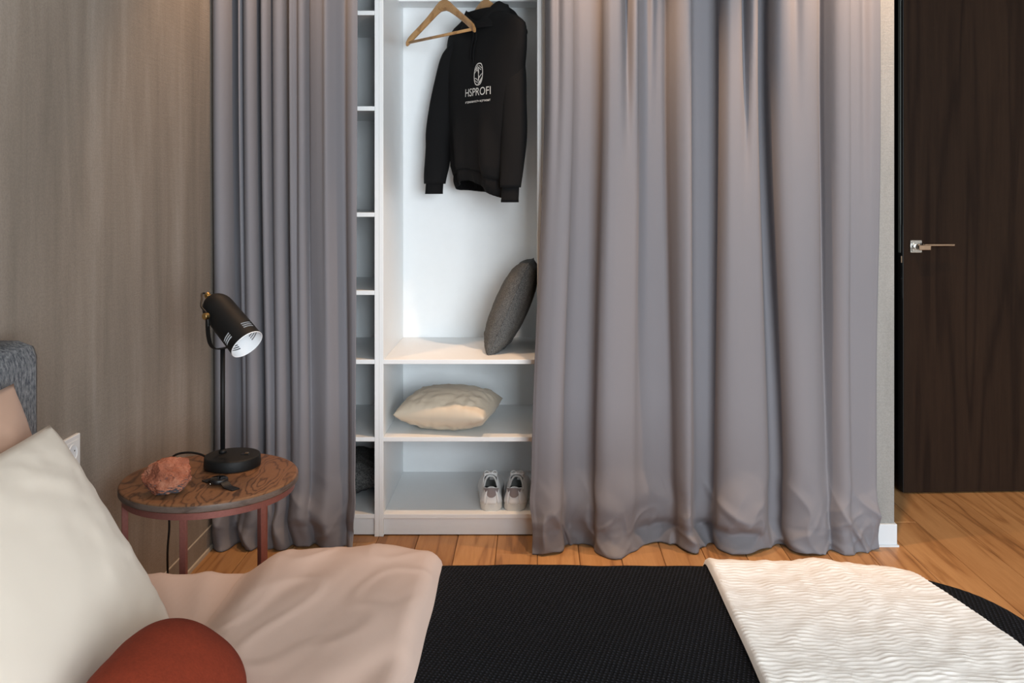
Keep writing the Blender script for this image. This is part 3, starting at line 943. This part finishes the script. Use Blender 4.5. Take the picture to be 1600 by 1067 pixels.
    for (ca, sa) in cpts:
        e = abs(ca) ** 0.55 * (1 if ca >= 0 else -1)
        q = sa ** 0.6
        pos = piv + hz * rad * e + Vector((0, 0, -drop * q))
        # slide towards the pole as it descends
        sh = Vector((px - piv.x, py - piv.y, 0)) * q
        pos = pos + sh
        nrm = (hz * ca + Vector((0, 0, -1)) * sa).normalized()
        for (sd, th) in ((-1, -1), (1, -1), (1, 1), (-1, 1)):
            Vs.append(pos + wdir * 0.0075 * sd + nrm * 0.0011 * th)
    Fs = []
    for i in range(32):
        for k in range(4):
            Fs.append((i * 4 + k, i * 4 + (k + 1) % 4, (i + 1) * 4 + (k + 1) % 4, (i + 1) * 4 + k))
    autosmooth(mobj('yoke', Vs, Fs, MAT['black_lamp'], t), 50)
    # cord loop from the crown to the yoke
    c0 = top - d * 0.014
    side = piv + hz * (R0 + 0.006)
    ctl = [c0 + d * 0.004, c0 - d * 0.005 + hz * 0.004, c0 - d * 0.003 + hz * 0.014, c0 + d * 0.012 + hz * 0.024, piv - d * 0.035 + hz * (R0 + 0.001), piv - d * 0.008 + hz * (R0 + 0.004) - wdir * 0.004, side + Vector((0, 0, -0.03)) - hz * 0.004]
    q = G().tube(spline(ctl), 0.0026, 10)
    q.obj('lamp_cord', MAT['cable'], t)
    # mains cable
    pts = [(-0.868, 2.460, TZ + 0.010), (-0.900, 2.480, TZ + 0.018), (-0.945, 2.500, TZ + 0.017), (-0.985, 2.512, TZ + 0.004), (-1.003, 2.520, TZ - 0.03), (-1.004, 2.522, TZ - 0.12), (-1.000, 2.520, TZ - 0.19), (-1.004, 2.518, TZ - 0.26), (-1.006, 2.516, 0.10), (-1.02, 2.45, 0.012), (-1.05, 2.2, 0.006), (-1.06, 2.0, 0.006)]
    sp = spline(pts)
    G().tube(sp, 0.0030, 10).obj('power_cable', MAT['cable'], t)
lamp()

# ------------------------------------------------------------------ rock, watch
def rock():
    C = Vector((-0.884, 2.225, TZ))
    bm = bmesh.new()
    bmesh.ops.create_icosphere(bm, subdivisions=5, radius=1)
    rr_ = random.Random(11)
    planes = []
    for k in range(26):
        v = Vector((rr_.gauss(0, 1), rr_.gauss(0, 1), rr_.gauss(0, 1))).normalized()
        planes.append((v, rr_.uniform(0.72, 0.98)))
    for v in bm.verts:
        q = v.co.copy()
        s = 1.0
        for (pn, pd) in planes:
            dd = q.dot(pn)
            if dd > 1e-3: s = min(s, pd / dd)
        q = q * s
        q *= 1 + 0.16 * nz(q.x * 1.7 + 3, q.y * 1.7, q.z * 1.7) + 0.07 * nz(q.x * 4, q.y * 4, q.z * 4) - 0.16 * max(0.0, 1 - abs(nz(q.x * 3.1 + 5, q.y * 3.1, q.z * 3.1)) * 9) ** 2 * 0.5 + 0.08 * abs(nz(q.x * 7, q.y * 7, q.z * 7)) + 0.04 * nz(q.x * 17, q.y * 17, q.z * 17)
        # long axis across the table, one blunt end lifted
        q = Vector((q.x * 0.066, q.y * 0.046, q.z * 0.045))
        q.z += 0.041 + 0.10 * max(0.0, q.x) + (0.12 * max(0, q.x - 0.02) if q.z < 0 else 0) - 0.02 * max(0, q.x)
        q.z = max(q.z, 0.0)
        v.co = q + C
    bm.verts.index_update()
    g = G().add([v.co.copy() for v in bm.verts], [tuple(v.index for v in f.verts) for f in bm.faces])
    bm.free()
    o = autosmooth(g.obj('rock', MAT['rock']), 28)
    tag(o, 'rough lump of red sandstone on the round side table', 'rock')
rock()

def watch():
    C = Vector((-0.782, 2.280, TZ))
    t = thing('wristwatch', 'black smartwatch lying with open strap on the round side table', 'watch', C)
    Mz = Matrix.Translation(C + Vector((0, 0, 0.006))) @ Matrix.Rotation(math.radians(2), 4, 'Y')
    case = autosmooth(G().lathe([(0.019, 0), (0.0215, 0.002), (0.022, 0.006), (0.0215, 0.010), (0.020, 0.0115)], 40, Mz).obj('case', MAT['watch'], t), 50)
    G().lathe([(0.0195, 0.0115), (0.0185, 0.0122), (0.001, 0.0122)], 40, Mz, False).obj('watch_glass', MAT['glass_black'], case)
    G().lathe([(0.0022, 0), (0.0022, 0.003)], 14, zmatrix(C + Vector((-0.014, -0.019, 0.0085)), (-0.5, -0.8, 0))).obj('crown', MAT['steel'], case)
    d = Vector((0.80, -0.60, 0)); s_ = Vector((0.60, 0.80, 0))
    for sg, L in ((1, 0.052), (-1, 0.040)):
        def fn(u, v):
            a = sg * (0.017 + L * u)
            zz = 0.011 - 0.010 * sm(0.0, 0.45, u) + 0.001
            wd = 0.0112 - 0.0005 * u
            th = 0.0012
            ang = v * 4
            k = int(ang) % 4
            off = [(-1, -1), (1, -1), (1, 1), (-1, 1)][k]
            return C + d * a + s_ * wd * off[0] + Vector((0, 0, zz + th * off[1]))
        g = G()
        n = 14
        V = []
        for i in range(n):
            for k in range(4): V.append(fn(i / (n - 1), k / 4))
        Fc = []
        for i in range(n - 1):
            for k in range(4): Fc.append((i * 4 + k, i * 4 + (k + 1) % 4, (i + 1) * 4 + (k + 1) % 4, (i + 1) * 4 + k))
        Fc += [(0, 1, 2, 3), tuple((n - 1) * 4 + k for k in (3, 2, 1, 0))]
        g.add(V, Fc)
        autosmooth(g.obj('strap', MAT['watch'], t), 50)
watch()

# ------------------------------------------------------------------ wall socket
def socket():
    yc, zc, x = 2.226, 0.609, XL
    t = thing('wall_socket', 'white square wall socket on the plaster wall above the bed', 'socket', (x, yc, zc))
    autosmooth(G().box(x, x + 0.010, yc - 0.040, yc + 0.040, zc - 0.040, zc + 0.040, 0.0015).obj('frame', MAT['plastic'], t, False), 30)
    Ms = axes_matrix((x + 0.010, yc, zc), (0, 1, 0), (0, 0, 1), (1, 0, 0))
    pl = autosmooth(G().box(x + 0.010, x + 0.0115, yc - 0.029, yc + 0.029, zc - 0.029, zc + 0.029, 0.0006).obj('cover_plate', MAT['plastic'], t, False), 30)
    autosmooth(G().lathe([(0.0225, 0.0016), (0.0222, 0.0030), (0.0200, 0.0030), (0.0195, 0.0016)], 40, Ms, False, False).obj('well_rim', MAT['plastic'], t), 40)
    autosmooth(G().lathe([(0.0195, 0.0018), (0.0190, 0.0017)], 40, Ms, False, True).obj('well', MAT['lamp_white'], t), 40)
    for dy in (-0.0085, 0.0085):
        G().lathe([(0.0020, 0.0018), (0.0020, 0.0021)], 16, Ms @ Matrix.Translation((dy, dy * 0.55, 0))).obj('pin_hole', MAT['cable'], t)
socket()

# ------------------------------------------------------------------ hangers
def hanger(name, label, cx, cy, th, bow=0.02):
    a = Vector((math.cos(th), -math.sin(th), 0)); n = Vector((-math.sin(th), -math.cos(th), 0))
    base = Vector((cx, cy, 1.815))
    t = thing(name, label, 'hanger', base, 'wooden clothes hangers')
    tab = [(0.0, 1.953, 0.046), (0.02, 1.951, 0.044), (0.04, 1.942, 0.040), (0.07, 1.924, 0.034), (0.11, 1.900, 0.029), (0.15, 1.877, 0.028), (0.19, 1.853, 0.029), (0.212, 1.838, 0.028), (0.221, 1.829, 0.020)]
    full = [(-u, z, h) for (u, z, h) in reversed(tab[1:])] + tab
    V = []
    m = 12
    for (u, z, h) in full:
        for k in range(m):
            an = 2 * PI * k / m
            cs, sn = math.cos(an), math.sin(an)
            ww = 0.0065 * math.copysign(abs(cs) ** 0.6, cs)
            hh = h / 2 * math.copysign(abs(sn) ** 0.6, sn)
            V.append(base + a * u + n * (ww + bow * (u / 0.22) ** 2) + Vector((0, 0, z - base.z + hh)))
    Fc = []
    for i in range(len(full) - 1):
        for k in range(m):
            Fc.append((i * m + k, i * m + (k + 1) % m, (i + 1) * m + (k + 1) % m, (i + 1) * m + k))
    Fc += [tuple(range(m - 1, -1, -1)), tuple((len(full) - 1) * m + k for k in range(m))]
    autosmooth(mobj('shoulder_bar', V, Fc, MAT['hanger'], t), 50)
    G().tube([base + a * -0.206 + n * bow * 0.9 + Vector((0, 0, 0.018)), base + a * 0.206 + n * bow * 0.9 + Vector((0, 0, 0.018))], 0.0058, 14).obj('trouser_bar', MAT['hanger'], t)
    hk = [base + Vector((0, 0, 0.15)), base + Vector((0, 0, 0.205))]
    for k in range(13):
        an = -PI / 2 + 0.2 + (PI * 1.28) * k / 12
        hk.append(base + n * 0.0 + Vector((0, 0.0165 * math.cos(an) , 0.2303 + 0.0165 * math.sin(an))))
    G().tube(hk, 0.002, 10).obj('hook', MAT['chrome'], t)
    return t
hanger('clothes_hanger', 'bare wooden clothes hanger hanging free beside the black hoodie', -0.352, 3.545, math.radians(48.7))
HO = Vector((-0.193, 3.552, 0)); HT = math.radians(52)
hanger('clothes_hanger', 'wooden clothes hanger inside the black hoodie', HO.x, HO.y - 0.007, HT, 0.0)

# ------------------------------------------------------------------ hoodie
def hoodie():
    a = Vector((math.cos(HT), -math.sin(HT), 0)); n = Vector((-math.sin(HT), -math.cos(HT), 0))
    t = thing('hoodie', 'black hoodie with white chest print on a wooden hanger', 'hoodie', (HO.x, HO.y, 1.22))
    def W(u, v, z): return HO + a * u + n * v + Vector((0, 0, z))
    TA = [(1.225, 0.172), (1.275, 0.180), (1.33, 0.194), (1.45, 0.198), (1.60, 0.208), (1.70, 0.226), (1.76, 0.240), (1.80, 0.246), (1.835, 0.248), (1.860, 0.240), (1.885, 0.200), (1.905, 0.135), (1.93, 0.095), (1.945, 0.080)]
    TB = [(1.225, 0.066), (1.275, 0.068), (1.33, 0.078), (1.45, 0.078), (1.60, 0.076), (1.70, 0.070), (1.76, 0.062), (1.80, 0.054), (1.835, 0.046), (1.855, 0.042), (1.880, 0.044), (1.905, 0.046), (1.93, 0.048), (1.945, 0.046)]
    def tab(T, z):
        if z <= T[0][0]: return T[0][1]
        for (p, q), (r, s) in zip(T, T[1:]):
            if z <= r:
                k = (z - p) / (r - p); return q + (s - q) * k
        return T[-1][1]
    pw = 2.5
    def fold(u, z):
        k = sm(1.56, 1.40, z)
        return k * (0.010 * math.sin(u * 38 + 1.2 + z * 2) + 0.006 * math.sin(u * 71 + z * 5)) + 0.004 * nz(u * 12, z * 10, 3)
    def front(u, z):
        aa = tab(TA, z); bb = tab(TB, z)
        q = max(0.0, 1 - min(1.0, abs(u / aa)) ** pw)
        return bb * q ** (1 / pw) + fold(u, z) * q ** (1 / pw)
    def arch(u, s, z):
        k = sm(1.40, 1.23, z)
        aa = tab(TA, z)
        f = max(0.0, s)
        return k * (0.050 * f * max(0.0, 1 - abs((u + 0.02) / aa) ** 1.6) - 0.016 * (u / aa))
    def ring(z, ang, grow=0.0):
        c, s = math.cos(ang), math.sin(ang)
        aa = tab(TA, z) + grow; bb = tab(TB, z) + grow
        u = aa * math.copysign(abs(c) ** (2 / pw), c); v = bb * math.copysign(abs(s) ** (2 / pw), s)
        v += fold(u, z) * math.copysign(abs(s) ** (2 / pw), s)
        return W(u, v, z + arch(u, s, z))
    zs = [1.285 + (1.93 - 1.285) * i / 44 for i in range(45)]
    body = G().grid(lambda u, v: ring(zs[int(round(v * 44))], u * 2 * PI), 80, 45, wrap=True).obj('body', MAT['hoodie'], t)
    # ribbed hem band
    hz_ = [1.228 + (1.290 - 1.228) * i / 8 for i in range(9)]
    hem = G().grid(lambda u, v: ring(hz_[int(round(v * 8))], u * 2 * PI, -0.006 + 0.006 * math.sin(PI * v) + 0.0012 * math.sin(u * 2 * PI * 60)), 240, 9, wrap=True).obj('hem_band', MAT['rib'], t)
    sd = hem.modifiers.new('thickness', 'SOLIDIFY'); sd.thickness = 0.003
    sd = body.modifiers.new('thickness', 'SOLIDIFY'); sd.thickness = 0.002
    # sleeves: (px, py, depth, half width across, half depth)
    def sleeve(path, rib_from):
        pts = [(P(x, y, Y), r) for (x, y, Y, r) in path]
        # refine
        fine = []
        for i in range(len(pts) - 1):
            p0, p1, p2, p3 = pts[max(i - 1, 0)], pts[i], pts[i + 1], pts[min(i + 2, len(pts) - 1)]
            for k in range(6):
                u = k / 6
                q = 0.5 * ((2 * p1[0]) + (p2[0] - p0[0]) * u + (2 * p0[0] - 5 * p1[0] + 4 * p2[0] - p3[0]) * u * u + (3 * p1[0] - p0[0] - 3 * p2[0] + p3[0]) * u ** 3)
                fine.append((q, p1[1] + (p2[1] - p1[1]) * u))
        fine.append(pts[-1])
        def rings(fs, rib):
            V = []; m = 28
            for (p, r) in fs:
                for k in range(m):
                    an = 2 * PI * k / m
                    rrr = r * (1 + 0.07 * nz(p.z * 9 + math.cos(an) * 1.3, math.sin(an) * 1.3, p.x * 3))
                    if rib: rrr = r * (1 + 0.02 * math.sin(an * 14))
                    V.append(p + Vector((math.cos(an) * rrr, math.sin(an) * rrr * 0.72, 0)))
            Fc = []
            for i in range(len(fs) - 1):
                for k in range(m):
                    Fc.append((i * m + k, (i + 1) * m + k, (i + 1) * m + (k + 1) % m, i * m + (k + 1) % m))
            Fc.append(tuple(range(m)))
            Fc.append(tuple((len(fs) - 1) * m + k for k in reversed(range(m))))
            return V, Fc
        cut = [i for i, (p, r) in enumerate(fine) if p.z < rib_from][0]
        V, Fc = rings(fine[:cut + 1], False)
        s_ = mobj('sleeve', V, Fc, MAT['hoodie'], t)
        # gathered bulge above the cuff then the cuff
        c0 = fine[cut][0]; c1 = fine[-1][0]
        rc = fine[-1][1]
        cuffs = [(c0 + (c1 - c0) * k / 5 + Vector((0, 0, 0.006 * (1 - k / 5))), rc * (0.92 if k < 5 else 0.94)) for k in range(6)]
        V, Fc = rings(cuffs, True)
        mobj('cuff', V, Fc, MAT['rib'], s_)
    sleeve([(722, 62, 3.665, 0.030), (709, 84, 3.675, 0.044), (702, 115, 3.69, 0.052), (694, 160, 3.69, 0.056), (687, 210, 3.68, 0.056), (683, 255, 3.67, 0.050), (680, 278, 3.66, 0.045), (678, 303, 3.65, 0.038)], 1.277)
    sleeve([(790, 58, 3.43, 0.030), (799, 80, 3.41, 0.040), (803, 110, 3.40, 0.043), (804, 160, 3.395, 0.046), (803, 215, 3.39, 0.047), (800, 262, 3.385, 0.044), (798, 288, 3.38, 0.040), (796.5, 316, 3.375, 0.035)], 1.262)
    # hood: collar rising round the neck + bag falling down the back
    hood = G()
    def collar(u, v):
        an = u * 2 * PI
        c, s = math.cos(an), math.sin(an)
        notch = max(0.0, math.cos(an - PI / 2 + 0.25)) ** 5
        z0 = 1.855; z1 = 1.945 + 0.006 * c + 0.010 * nz(c * 2, s * 2, 2) - 0.062 * notch
        z = z0 + (z1 - z0) * v
        rad = 0.150 * (1 - v) + (0.100 + 0.014 * math.sin(v * PI)) * v
        rb = 0.060 * (1 - v) + 0.070 * v
        k = 1 + 0.08 * nz(c * 1.5 + v, s * 1.5, v * 3)
        return W((rad * c) * k + 0.004 * v, (rb * s) * k - 0.008 * v, z)
    hood.grid(collar, 64, 18, wrap=True)
    # inner turn of the collar
    def inner(u, v):
        an = u * 2 * PI
        p = collar(u, 1.0 - 0.9 * v); c = W(0.0, -0.01, p.z)
        return c + (p - c) * (1 - 0.10 * math.sin(min(1, v * 4) * PI / 2)) + Vector((0, 0, 0.004 * math.sin(min(1.0, v * 5) * PI)))
    hood.grid(inner, 64, 12, wrap=True)
    def bag(u, v):
        an = u * 2 * PI; ph = (v - 0.5) * PI * 0.999
        x = math.cos(ph) * math.cos(an); y = math.cos(ph) * math.sin(an); z = math.sin(ph)
        k = 1 + 0.10 * nz(x * 2.2, y * 2.2, z * 2.2 + 4)
        pu = 0.060 + 0.105 * x * k
        pv = -0.052 + 0.060 * y * k
        pz = 1.888 + 0.060 * z * k - 0.050 * x
        if x > 0: pu += 0.020 * x ** 4 * (1 - z * z)
        return W(pu, pv, pz)
    hood.grid(bag, 56, 30, wrap=True)
    hood.obj('hood', MAT['hoodie'], t)
    # drop-shoulder seams
    # drawstrings
    for (u0, L) in ((0.004, 0.135), (0.024, 0.165)):
        pts = []
        for k in range(12):
            z = 1.875 - L * k / 11
            u = u0 + 0.004 * math.sin(k * 0.7)
            pts.append(W(u, max(front(u, z), 0.045) + 0.006 + 0.016 * sm(1.80, 1.88, z), z))
        G().tube(pts, 0.0030, 8).obj('drawstring', MAT['rib'], t)
    # kangaroo pocket outline (soft ridge)
    pts = []
    for (u, z) in ((-0.11, 1.335), (-0.10, 1.42), (-0.07, 1.475), (0.07, 1.475), (0.10, 1.42), (0.11, 1.335)):
        pts.append((u, z))
    # chest print -------------------------------------------------
    def surf(u, z, off=0.0035): return W(u, front(u, z) + off, z)
    def text_mesh(name, body_, size, xs, u0, z0, fit=None, bold=0.0):
        cu = bpy.data.curves.new(name, 'FONT'); cu.body = body_; cu.size = size; cu.align_x = 'LEFT'
        cu.offset = bold; cu.resolution_u = 4
        ob = bpy.data.objects.new(name, cu); COL.objects.link(ob)
        dg = bpy.context.evaluated_depsgraph_get(); dg.update()
        me = bpy.data.meshes.new_from_object(ob.evaluated_get(dg))
        bpy.data.objects.remove(ob); bpy.data.curves.remove(cu)
        bm = bmesh.new(); bm.from_mesh(me); bpy.data.meshes.remove(me)
        bmesh.ops.subdivide_edges(bm, edges=[e for e in bm.edges if e.calc_length() > size * 0.25], cuts=2)
        xsv = [v.co.x for v in bm.verts]
        mn, mxx = min(xsv), max(xsv)
        sc = (fit / (mxx - mn)) if fit else xs
        V = [surf(u0 + (v.co.x - mn) * sc, z0 + v.co.y) for v in bm.verts]
        bm.verts.index_update()
        Fc = [tuple(v.index for v in f.verts) for f in bm.faces]
        bm.free()
        return mobj(name, V, Fc, MAT['print'], t, False)
    text_mesh('print_lettering', 'HSPROFI', 0.0425, 1, -0.018, 1.598, fit=0.152, bold=0.0001)
    text_mesh('print_subtitle', 'недвижимость и ремонт', 0.0125, 1, -0.016, 1.573, fit=0.148, bold=0.0002)
    # emblem: upright oval with leaf-like zigzag
    eu, ez = 0.062, 1.678
    ew, eh = 0.0255, 0.041
    E = G()
    def stroke(pts, wd):
        V = []
        for i, (x, y) in enumerate(pts):
            x0, y0 = pts[max(i - 1, 0)]; x1, y1 = pts[min(i + 1, len(pts) - 1)]
            l = math.hypot(x1 - x0, y1 - y0) or 1
            nx_, ny_ = -(y1 - y0) / l, (x1 - x0) / l
            ww = wd[i] if isinstance(wd, list) else wd
            for s in (1, -1): V.append(surf(eu + x + nx_ * ww * s, ez + y + ny_ * ww * s))
        E.add(V, [(2 * i, 2 * i + 1, 2 * i + 3, 2 * i + 2) for i in range(len(pts) - 1)])
    ov = []
    for k in range(49):
        an = 2 * PI * k / 48
        c, s = math.cos(an), math.sin(an)
        ov.append((ew * math.copysign(abs(c) ** 0.75, c), eh * math.copysign(abs(s) ** 0.95, s)))
    stroke(ov, 0.0019)
    def L(p, wd): stroke([(x * ew, y * eh) for x, y in p], wd)
    L([(-0.95, 0.10), (-0.45, 0.42), (-0.12, 0.62), (0.05, 0.15), (0.02, -0.1)], [0.001, 0.0018, 0.0024, 0.0022, 0.001])
    L([(-0.45, 0.30), (-0.12, 0.40), (0.03, 0.0)], [0.001, 0.003, 0.001])
    L([(0.0, 0.0), (0.12, -0.25), (0.10, -0.5), (-0.02, -0.72)], [0.001, 0.003, 0.003, 0.001])
    L([(0.12, -0.38), (0.55, -0.12), (0.95, 0.05)], [0.0022, 0.0016, 0.001])
    L([(-0.1, 0.68), (0.3, 0.48), (0.62, 0.36)], 0.0013)
    L([(0.02, 0.82), (0.4, 0.66), (0.78, 0.50)], 0.0011)
    L([(-0.88, 0.38), (-0.5, 0.60), (-0.22, 0.86)], [0.001, 0.0028, 0.001])
    L([(-0.92, -0.40), (-0.55, -0.36), (-0.12, -0.55)], 0.0014)
    L([(-0.80, -0.55), (-0.4, -0.66), (-0.1, -0.80)], 0.0012)
    L([(0.02, -0.92), (0.45, -0.72), (0.90, -0.30)], [0.001, 0.0044, 0.001])
    E.obj('print_emblem', MAT['print'], t, False)
hoodie()

# ------------------------------------------------------------------ things on the wardrobe shelves
# grey cushion leaning on the right panel
Hc = Vector((0.40, 0.0, 0.917)).normalized(); Wc = Vector((0.06, 1, 0)).normalized(); Nc = Wc.cross(Hc).normalized()
if Nc.x > 0: Nc = -Nc; 
Wc2 = Hc.cross(Nc)
g = pillow_geo(0.37, 0.375, 0.135, 0.035, 4, 44, 0.008, 0.40)
o = place(g, axes_matrix((-0.090, 3.575, 0.797), Wc2, Hc, Nc)).obj('cushion', MAT['charcoal'])
tag(o, 'dark grey tweed cushion leaning against the side panel on the shelf', 'cushion')
def seam(parent, g_fn, mat, r=0.0016):
    G().tube(g_fn, r, 6).obj('piping', mat, parent)
Mx = axes_matrix((-0.090, 3.575, 0.797), Wc2, Hc, Nc)
rim = []
n_ = 40
for side in range(4):
    for k in range(n_):
        q = 2 * k / n_ - 1
        u, v = [(q, -1), (1, q), (-q, 1), (-1, -q)][side]
        uu = math.copysign(abs(u) ** 0.9, u); vv = math.copysign(abs(v) ** 0.9, v)
        rim.append(Mx @ Vector((0.37 / 2 * uu * (1 - 0.035 * (1 - vv * vv)), 0.375 / 2 * vv * (1 - 0.035 * (1 - uu * uu)), 0)))
rim.append(rim[0])
seam(o, rim, MAT['knit'], 0.0018)

# sand-coloured pillow lying on the middle shelf
g = pillow_geo(0.340, 0.33, 0.150, 0.01, 9, 52, 0.010, 0.47, 0.90, 6.0)
Mz = axes_matrix((-0.322, 3.485, 0.357 + 0.0680), Vector((0.985, -0.17, 0)).normalized(), Vector((0.17, 0.985, 0)).normalized(), Vector((0, 0, 1)))
o = place(g, Mz).obj('pillow', MAT['shelfpillow'])
tag(o, 'plump sand-coloured pillow lying flat on the middle wardrobe shelf', 'pillow')

# dark knitted cushion at the bottom of the narrow unit
g = pillow_geo(0.35, 0.34, 0.15, 0.03, 5, 40, 0.012, 0.40, 0.92)
o = place(g, axes_matrix((-0.770, 3.60, 0.0803 + 0.071), Vector((0.99, 0.12, 0)).normalized(), Vector((-0.12, 0.99, 0)).normalized(), Vector((0, 0, 1)))).obj('cushion', MAT['knit'])
tag(o, 'dark knitted cushion on the bottom of the narrow shelf unit', 'cushion')

# ------------------------------------------------------------------ sneakers
def sneaker(label, cx, y0, rot, mirror):
    zb = 0.0803
    t = thing('sneaker', label, 'shoe', (cx, y0, zb), 'pair of white sneakers')
    R_ = Matrix.Translation((cx, y0, zb)) @ Matrix.Rotation(rot, 4, 'Z')
    Ltot = 0.285
    def halfw(s):      # s 0 heel .. 1 toe
        return 0.036 * (sm(-0.06, 0.10, s) ** 0.6) * (1 + 0.28 * sm(0.35, 0.68, s)) * math.sqrt(max(0.0, 1 - max(0.0, (s - 0.66) / 0.345) ** 2.4))
    def cxs(s): return mirror * 0.006 * math.sin(s * PI * 0.9)
    # sole
    def sole(u, v):
        an = u * 2 * PI
        # outline by arc: use s from heel to toe and back
        q = (1 - math.cos(an)) / 2
        side = 1 if an < PI else -1
        hw = halfw(q) + 0.004
        yy = q * Ltot
        prof = [(0.90, 0.0), (0.97, 0.003), (1.0, 0.012), (0.985, 0.026), (0.955, 0.0305), (0.90, 0.031)]
        k = int(round(v * 5)); sc, zz = prof[k]
        zz *= (1 - 0.18 * sm(0.2, 0.6, q)); 
        xx = cxs(q) + side * hw * sc
        yy = (yy - Ltot / 2) * (0.99 * (0.985 + 0.015 * sc)) + Ltot / 2
        return R_ @ Vector((xx, yy, zz))
    g = G().grid(sole, 72, 6, wrap=True)
    sl = g.obj('sole', MAT['shoe_sole'], t)
    def out(u, v):
        p = sole(u, 0)
        return p
    gq = G().grid(lambda u, v: R_ @ ((R_.inverted() @ sole(u, 0)) * 1.0 + Vector((0, 0, -0.0001 + 0.003 * v))) , 72, 2, wrap=True)
    # upper
    def toph(s):
        if s < 0.10: return 0.074 + 0.010 * (1 - s / 0.10)
        if s < 0.32: return 0.074 - 0.006 * math.sin((s - 0.10) / 0.22 * PI) + 0.030 * sm(0.2, 0.34, s)
        return 0.104 - 0.016 * sm(0.34, 0.62, s) - 0.032 * sm(0.58, 0.86, s) - 0.014 * sm(0.85, 1.0, s)
    NS, NR = 44, 25
    def upper(s, v):
        # v 0..1 from one side base over the top to the other
        ang = PI * v
        hw = halfw(s) + 0.0015
        h = toph(s) - 0.026
        c, sn = math.cos(ang), math.sin(ang)
        narrow = 1 - 0.22 * sn
        x = cxs(s) + hw * math.copysign(abs(c) ** 0.62, c) * narrow
        z = 0.026 + h * (abs(sn) ** 0.75)
        return Vector((x, s * (Ltot - 0.004) + 0.002 + (0.008 * sn ** 2 * (1 - sm(0, 0.2, s))), z))
    V = []; Fc = []
    for j in range(NS):
        s = j / (NS - 1)
        for i in range(NR): V.append(R_ @ upper(s, i / (NR - 1)))
    mid0, mid1 = 8, 16
    for j in range(NS - 1):
        s = (j + 0.5) / (NS - 1)
        for i in range(NR - 1):
            if 0.045 < s < 0.34 and 7 <= i <= 16: continue      # foot opening
            if 0.34 <= s < 0.62 and 9 <= i <= 14: continue      # lacing gap
            Fc.append((j * NR + i, j * NR + i + 1, (j + 1) * NR + i + 1, (j + 1) * NR + i))
    up = mobj('upper', V, Fc, MAT['shoe_white'], t)
    sd = up.modifiers.new('thickness', 'SOLIDIFY'); sd.thickness = 0.0035; sd.offset = -1
    # heel cap closes the back
    hv = [R_ @ (upper(0.0, i / (NR - 1)) + Vector((0, -0.0005, 0))) for i in range(NR)]
    hv.append(R_ @ Vector((cxs(0), 0.002, 0.026)))
    # rounded heel counter
    def heel(u, v):
        x = (u - 0.5) * 2; zz = 0.026 + 0.058 * v
        w2 = 0.0335 * (1 - 0.16 * v ** 1.5)
        yb = -0.0015 + 0.020 * abs(x) ** 2.4 + 0.006 * v * v
        return R_ @ Vector((x * w2, yb, zz - 0.004 * abs(x) ** 2 * v))
    hc = G().grid(heel, 17, 10).obj('heel_counter', MAT['shoe_white'], t)
    sd = hc.modifiers.new('thickness', 'SOLIDIFY'); sd.thickness = 0.004; sd.offset = -1
    # taupe heel patch with curved lower edge
    def patch(u, v):
        x = (u - 0.5) * 2
        top = 0.084 - 0.006 * x * x; bot = 0.050 + 0.020 * abs(x) ** 2.4
        zz = bot + (top - bot) * v
        vv = (zz - 0.026) / 0.058
        w2 = 0.0335 * (1 - 0.16 * max(0, vv) ** 1.5)
        xx = x * (0.78 + 0.14 * v)
        yb = -0.0032 + 0.020 * abs(xx) ** 2.4 + 0.006 * vv * vv
        return R_ @ Vector((xx * w2, yb, zz))
    hp = G().grid(patch, 15, 8).obj('heel_patch', MAT['shoe_grey'], hc)
    # collar rim
    pts = []
    for k in range(41):
        an = 2 * PI * k / 40
        s = 0.185 + 0.150 * -math.cos(an); s = max(0.028, s)
        side = math.sin(an)
        zz = toph(s) - 0.004 + (0.010 * sm(0.10, 0.02, s)) - 0.002
        pts.append(R_ @ Vector((cxs(s) + side * (halfw(s) * 0.74), s * Ltot, zz)))
    G().tube(pts, 0.0038, 8, False).obj('collar', MAT['lace'], up)
    # insole
    def insole(u, v):
        s = 0.03 + 0.6 * v
        return R_ @ Vector((cxs(s) + (u - 0.5) * 2 * halfw(s) * 0.88, s * Ltot, 0.034))
    G().grid(insole, 7, 12).obj('insole', MAT['shoe_dark'], up)
    # tongue
    def tongue(u, v):
        s = 0.60 - 0.30 * v
        x = (u - 0.5) * 2 * (0.017 + 0.007 * v)
        zz = toph(max(s, 0.34)) - 0.010 + 0.014 * sm(0.7, 1.0, v) - 0.004 * ((u - 0.5) * 2) ** 2
        return R_ @ Vector((cxs(s) + x, s * Ltot, zz))
    tg = G().grid(tongue, 9, 14).obj('tongue', MAT['shoe_white'], t)
    sd = tg.modifiers.new('thickness', 'SOLIDIFY'); sd.thickness = 0.006
    # laces
    for k in range(5):
        for sg in (-1, 1):
            s = 0.345 + 0.055 * k
            pts = []
            for q in range(9):
                x = (q / 8 - 0.5) * 2
                pts.append(R_ @ Vector((cxs(s) + x * 0.025, (s + 0.030 * x * sg) * Ltot, toph(s) + 0.0045 + 0.001 * sg - 0.011 * x * x)))
            G().tube(pts, 0.0030, 6).obj('lace', MAT['lace'], t)
    for sg in (-1, 1):
        pts = []
        for q in range(15):
            an = PI * 2 * q / 14
            b = (1 - math.cos(an)) / 2
            pts.append(R_ @ Vector((cxs(0.36) + sg * (0.003 + 0.022 * b), 0.36 * Ltot - 0.006 + 0.008 * math.sin(an), toph(0.36) + 0.005 + 0.004 * math.sin(b * PI) + 0.002 * math.sin(an))))
        G().tube(pts, 0.0025, 6, False).obj('lace_bow', MAT['lace'], t)
sneaker('white sneaker with taupe heel patch, the one farther from the long curtain', -0.1578, 3.336, 0.03, -1)
sneaker('white sneaker with taupe heel patch, the one beside the long curtain', -0.0765, 3.336, -0.05, 1)
